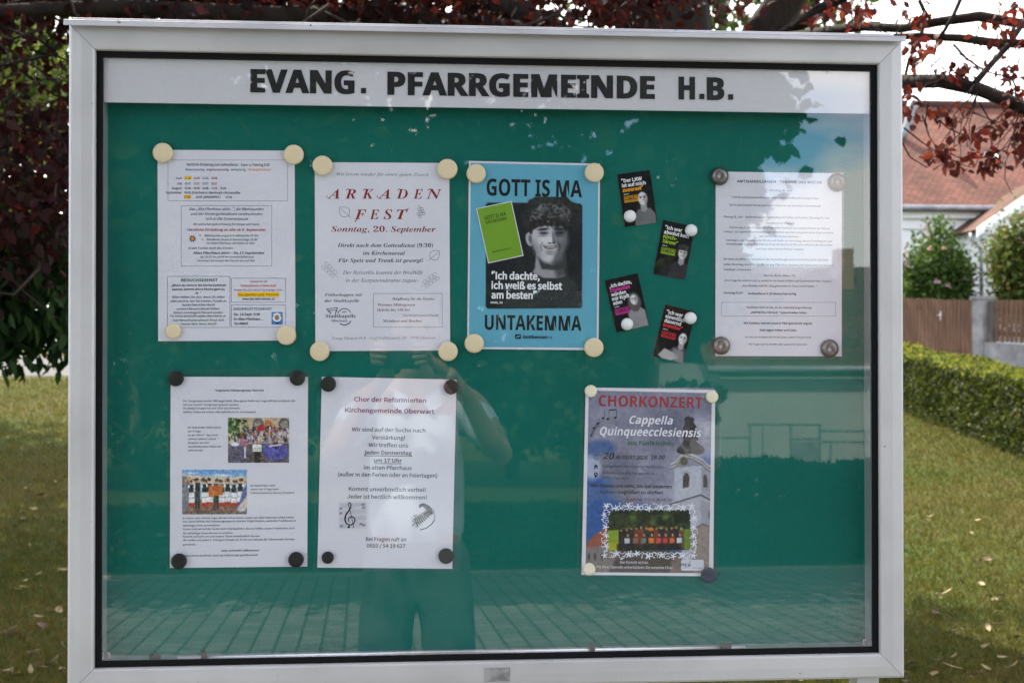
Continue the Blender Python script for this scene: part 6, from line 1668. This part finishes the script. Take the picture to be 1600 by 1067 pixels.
mb = MB(); mb.tube([(-.022, .091, -.066), (-.008, .0965, -.064), (.008, .0965, -.064), (.022, .091, -.066)], [.002, .0045, .0045, .002], 8); mb.build('mouth', new_mat('lips', (.36, .14, .12), .5), hd2)
mb = MB(); n = 20
def hair_mesh():
    bm = bmesh.new(); bmesh.ops.create_uvsphere(bm, u_segments=28, v_segments=20, radius=1)
    dele = [v for v in bm.verts if (v.co.z < .30 and v.co.y > .15) or v.co.z < -.55 or (v.co.z < .05 and v.co.y > -.2)]
    bmesh.ops.delete(bm, geom=dele, context='VERTS')
    for v in bm.verts: v.co = (v.co.x * .083, v.co.y * .104 - .004, v.co.z * .127 + .004)
    for f in bm.faces: f.smooth = True
    me = bpy.data.meshes.new('hair'); bm.to_mesh(me); bm.free(); return me
h_ = link_mesh('hair', hair_mesh(), M['hair'], hd2); sm = h_.modifiers.new('t', 'SOLIDIFY'); sm.thickness = .006
# shirt and trousers follow the body
V2 = [(0, 0, .96), (0, 0, 1.12), (0, 0, 1.30), (0, -.01, 1.46), (0, -.005, 1.525)]; R2 = [(.185, .125), (.172, .122), (.178, .128), (.15, .105), (.085, .08)]; E2 = [(0, 1), (1, 2), (2, 3), (3, 4)]
for sx in (-1, 1):
    k = len(V2); V2 += [(.13 * sx, -.01, 1.475), (.205 * sx, -.005, 1.45), (.25 * sx, .055, 1.345)]; R2 += [.085, .078, .070]; E2 += [(3, k), (k, k + 1), (k + 1, k + 2)]
sh = skin_mesh('shirt', V2, E2, R2, M['shirt'], per)
mb = MB()
for sx in (-1, 1):
    mb.quad((.015 * sx, .095, 1.50), (.075 * sx, .075, 1.535), (.085 * sx, .08, 1.485), (.045 * sx, .115, 1.455))
mb.build('collar', M['shirt'], sh)
V3 = [(0, 0, 1.10), (0, 0, .95)]; R3 = [(.168, .118), (.172, .126)]; E3 = [(0, 1)]
for sx in (-1, 1):
    k = len(V3); V3 += [(.092 * sx, 0, .86), (.108 * sx, .005, .68), (.114 * sx, .02, .48), (.117 * sx, .0, .28), (.119 * sx, -.008, .10)]; R3 += [.112, .102, .085, .078, .072]
    E3 += [(1, k), (k, k + 1), (k + 1, k + 2), (k + 2, k + 3), (k + 3, k + 4)]
skin_mesh('trousers', V3, E3, R3, M['jeans'], per)
for sx in (-1, 1):
    V4 = [(.12 * sx, -.05, .05), (.122 * sx, .03, .055), (.128 * sx, .12, .04), (.134 * sx, .19, .032)]; skin_mesh('shoe', V4, [(0, 1), (1, 2), (2, 3)], [.044, .052, .046, .034], M['camera_black'], per, root=1)
# five fingers on each hand, curled round the camera body
CB = Vector((CAM.x - PX, CAM.y - PY, CAM.z - pz))            # the lens front in the person's frame
for sx in (-1, 1):
    w_ = Vector((.090 * sx, .350, 1.60))
    VV = [w_ + Vector((0, -.02, -.02)), w_, Vector((CB.x + .074 * sx, CB.y - .10, CB.z - .005)), Vector((CB.x + .076 * sx, CB.y - .075, CB.z + .0))]
    RR = [.020, .022, (.020, .014), (.016, .012)]; EE = [(0, 1), (1, 2), (2, 3)]
    for i, (dz, ln) in enumerate(((.030, .9), (.011, 1.0), (-.008, .95), (-.026, .75))):
        k = len(VV)
        VV += [Vector((CB.x + .079 * sx, CB.y - .066, CB.z + dz)), Vector((CB.x + .074 * sx, CB.y - .045, CB.z + dz)), Vector((CB.x + (.074 - .022 * ln) * sx, CB.y - .037, CB.z + dz - .002)), Vector((CB.x + (.074 - .040 * ln) * sx, CB.y - .040, CB.z + dz - .004))]
        RR += [.0095, .009, .0085, .0075]; EE += [(3, k), (k, k + 1), (k + 1, k + 2), (k + 2, k + 3)]
    k = len(VV); VV += [Vector((CB.x + .070 * sx, CB.y - .112, CB.z + .018)), Vector((CB.x + .054 * sx, CB.y - .120, CB.z + .028)), Vector((CB.x + .038 * sx, CB.y - .118, CB.z + .030))]; RR += [.0115, .010, .0085]; EE += [(2, k), (k, k + 1), (k + 1, k + 2)]
    skin_mesh('hand', VV, EE, RR, M['skin'], per, root=1, sub=1)
pc = empty('photo_camera', CAM + Vector((0, -.075, 0))); tag(pc, 'black camera held before the face of the mirrored person', 'camera')
mb = MB(); mb.box((-.066, -.035, -.046), (.066, .025, .040)); mb.box((-.022, -.032, .040), (.022, .022, .062)); o = mb.build('camera_body', M['camera_black'], pc); bv = o.modifiers.new('edge', 'BEVEL'); bv.width = .006; bv.segments = 3
mb = MB(); mb.lathe([(.034, .0), (.034, .012), (.031, .014), (.031, .036), (.033, .038), (.033, .052), (.029, .054)], 28); o = mb.build('lens_barrel', M['camera_black'], pc); o.rotation_euler = (-math.pi / 2, 0, 0); o.location = (0, .010, 0)
mb = MB(); mb.lathe([(.028, 0), (.020, .002), (.001, .003)], 24); o = mb.build('lens_glass', M['lens_glass'], pc); o.rotation_euler = (-math.pi / 2, 0, 0); o.location = (0, .060, 0)
mb = MB(); mb.lathe([(.008, 0), (.008, .008), (.006, .010)], 14); o = mb.build('shutter_button', M['alu_cap'], pc); o.location = (.046, -.005, .040)

# ------------------------------------------------------------------ grass blades and fallen leaves
M['grass'] = attr_mat('grass blades', .7, .2, .35, (1.2, 1.25, .8))
rng = np.random.default_rng(55)
def grass(n):
    th = rng.uniform(-.48, .60, n); keep = (rng.random(n) < .30) | (th < -.22) | (th > .27); th = th[keep]; n = len(th)
    d = 4.2 * (21.5 / 4.2) ** rng.random(n)
    x = CAM.x + d * np.sin(th); y = CAM.y + d * np.cos(th)
    ok = (y > .25) & (y < yp0 - .05); x, y, d = x[ok], y[ok], d[ok]; n = len(x)
    hgt = rng.uniform(.014, .036, n) * (1 + .03 * d); a = rng.uniform(0, 6.283, n); w = .0024 * (.7 + .12 * d); ln = rng.normal(size=(n, 2)) * hgt[:, None] * .55
    z = SLOPE * y
    b1 = np.stack([x - np.cos(a) * w, y - np.sin(a) * w, z - .003], 1); b2 = np.stack([x + np.cos(a) * w, y + np.sin(a) * w, z - .003], 1); t = np.stack([x + ln[:, 0], y + ln[:, 1], z + hgt], 1)
    V = np.stack([b1, b2, t], 1).reshape(-1, 3).astype(np.float32)
    me = bpy.data.meshes.new('grass'); me.vertices.add(len(V)); me.vertices.foreach_set('co', V.ravel()); me.loops.add(len(V)); me.loops.foreach_set('vertex_index', np.arange(len(V), dtype=np.int32)); me.polygons.add(n); me.polygons.foreach_set('loop_start', np.arange(0, 3 * n, 3, dtype=np.int32)); me.polygons.foreach_set('loop_total', np.full(n, 3, np.int32)); me.update(calc_edges=True)
    pal = np.array([(.036, .056, .007), (.050, .066, .008), (.070, .070, .011), (.090, .074, .016), (.108, .080, .022), (.15, .112, .040)])
    pat = .5 + .5 * np.sin(x * 1.1 + 1.3 * np.sin(y * .7)) * np.sin(y * .9 + .6)
    pat2 = np.sin(x * 4.3 + 2 * np.sin(y * 2.9)) * np.sin(y * 3.7 + 1.7 * np.sin(x * 2.1))
    idx = np.clip((rng.random(n) * .62 + pat * .22 + .13 * pat2 + .1) * 6, 0, 5).astype(int)
    c = pal[idx] * (.8 + .4 * rng.random((n, 1))); c = np.repeat(np.concatenate([c, np.ones((n, 1))], 1), 3, 0).astype(np.float32)
    me.attributes.new('Col', 'FLOAT_COLOR', 'POINT').data.foreach_set('color', c.ravel())
    tag(link_mesh('grass', me, M['grass']), 'short mown grass with straw coloured patches over the lawn', 'grass', kind='stuff')
grass(330000)
# tree out of frame on the left that shades the far lawn
q = gr(20, 680); bg_tree('garden_tree', 'tall tree standing at the left beyond the drooping green boughs', (q.x - 3.2, q.y + 3.4, ground_z(0, q.y + 3.4)), 9.0, 2.3, 4200, .20, GRN, rng, low=.55, clump=60)
# fallen leaves, each an object of its own
M['dry_leaf'] = noisy(new_mat('dry tan leaf', rough=.75), (.22, .155, .075), (.34, .26, .14), 20, 4)
M['dry_leaf_dark'] = noisy(new_mat('dry brown leaf', rough=.75), (.10, .055, .035), (.17, .10, .06), 20, 4)
def fallen(mat, L_, W_, curl):
    N = 7; vs, fs = [], []
    for i in range(N + 1):
        t = i / N; w = W_ * math.sin(math.pi * t ** .8) * .5 + .0006
        for s_ in (-1, 0, 1): vs.append((L_ * (t - .5), s_ * w, .006 + curl * (abs(s_) * .5 + (t - .5) ** 2 * 2) * L_ * .3))
    for i in range(N):
        for k in (0, 1): fs.append((i * 3 + k, i * 3 + k + 1, i * 3 + k + 4, i * 3 + k + 3))
    me = bpy.data.meshes.new('fallen_leaf'); me.from_pydata(vs, [], fs); me.polygons.foreach_set('use_smooth', [True] * len(fs)); me.update(); me.materials.append(mat); return me
LV = [fallen(M['dry_leaf'], .085, .030, .6), fallen(M['dry_leaf'], .070, .034, .9), fallen(M['dry_leaf'], .10, .026, .3), fallen(M['dry_leaf_dark'], .065, .045, 1.0)]
spots = [(1536, 920), (1480, 933), (1555, 948), (1462, 967), (1483, 968), (1557, 965), (1508, 995), (1545, 990), (1543, 1019), (1568, 1037), (1597, 1040), (1418, 1025), (1470, 1042), (1490, 1037), (1538, 1052), (1463, 1062), (1487, 1052), (1426, 1047), (1580, 1055), (1544, 881), (1527, 886), (1497, 878), (1408, 818), (1433, 834), (1592, 1005), (1560, 985), (1412, 1062), (1524, 1064), (1500, 915),
         (15, 995), (20, 1000), (62, 988), (83, 1045), (62, 1053), (98, 1057), (25, 1063), (90, 965), (52, 1030), (58, 816), (52, 802), (38, 818), (35, 900), (60, 905), (100, 898), (40, 768), (64, 780), (1130, 1064), (1180, 1065), (1225, 1066), (1290, 1064), (1250, 1070), (1060, 1068), (960, 1072), (860, 1074)]
for i in range(60):
    spots.append((rng.uniform(-20, 110), rng.uniform(600, 1075)) if i % 2 else (rng.uniform(1405, 1610), rng.uniform(740, 1075)))
for i, (u, v) in enumerate(spots):
    p_ = gr(u, v); dark = (i % 7 == 3)
    me = LV[3] if dark else LV[rng.integers(3)]
    o = bpy.data.objects.new('fallen_leaf', me); col.objects.link(o)
    o.location = (p_.x, p_.y, p_.z + .022); k = (.75 + .5 * rng.random()) * (.8 if i < 54 else .55); o.scale = (k, k, k)
    o.rotation_euler = (rng.normal() * .35, rng.normal() * .3, rng.uniform(0, 6.28))
    tag(o, 'curled dark brown leaf fallen on the lawn' if dark else 'curled dry tan leaf fallen on the lawn', 'fallen leaf', 'dark leaves fallen on the lawn' if dark else 'tan leaves fallen on the lawn')
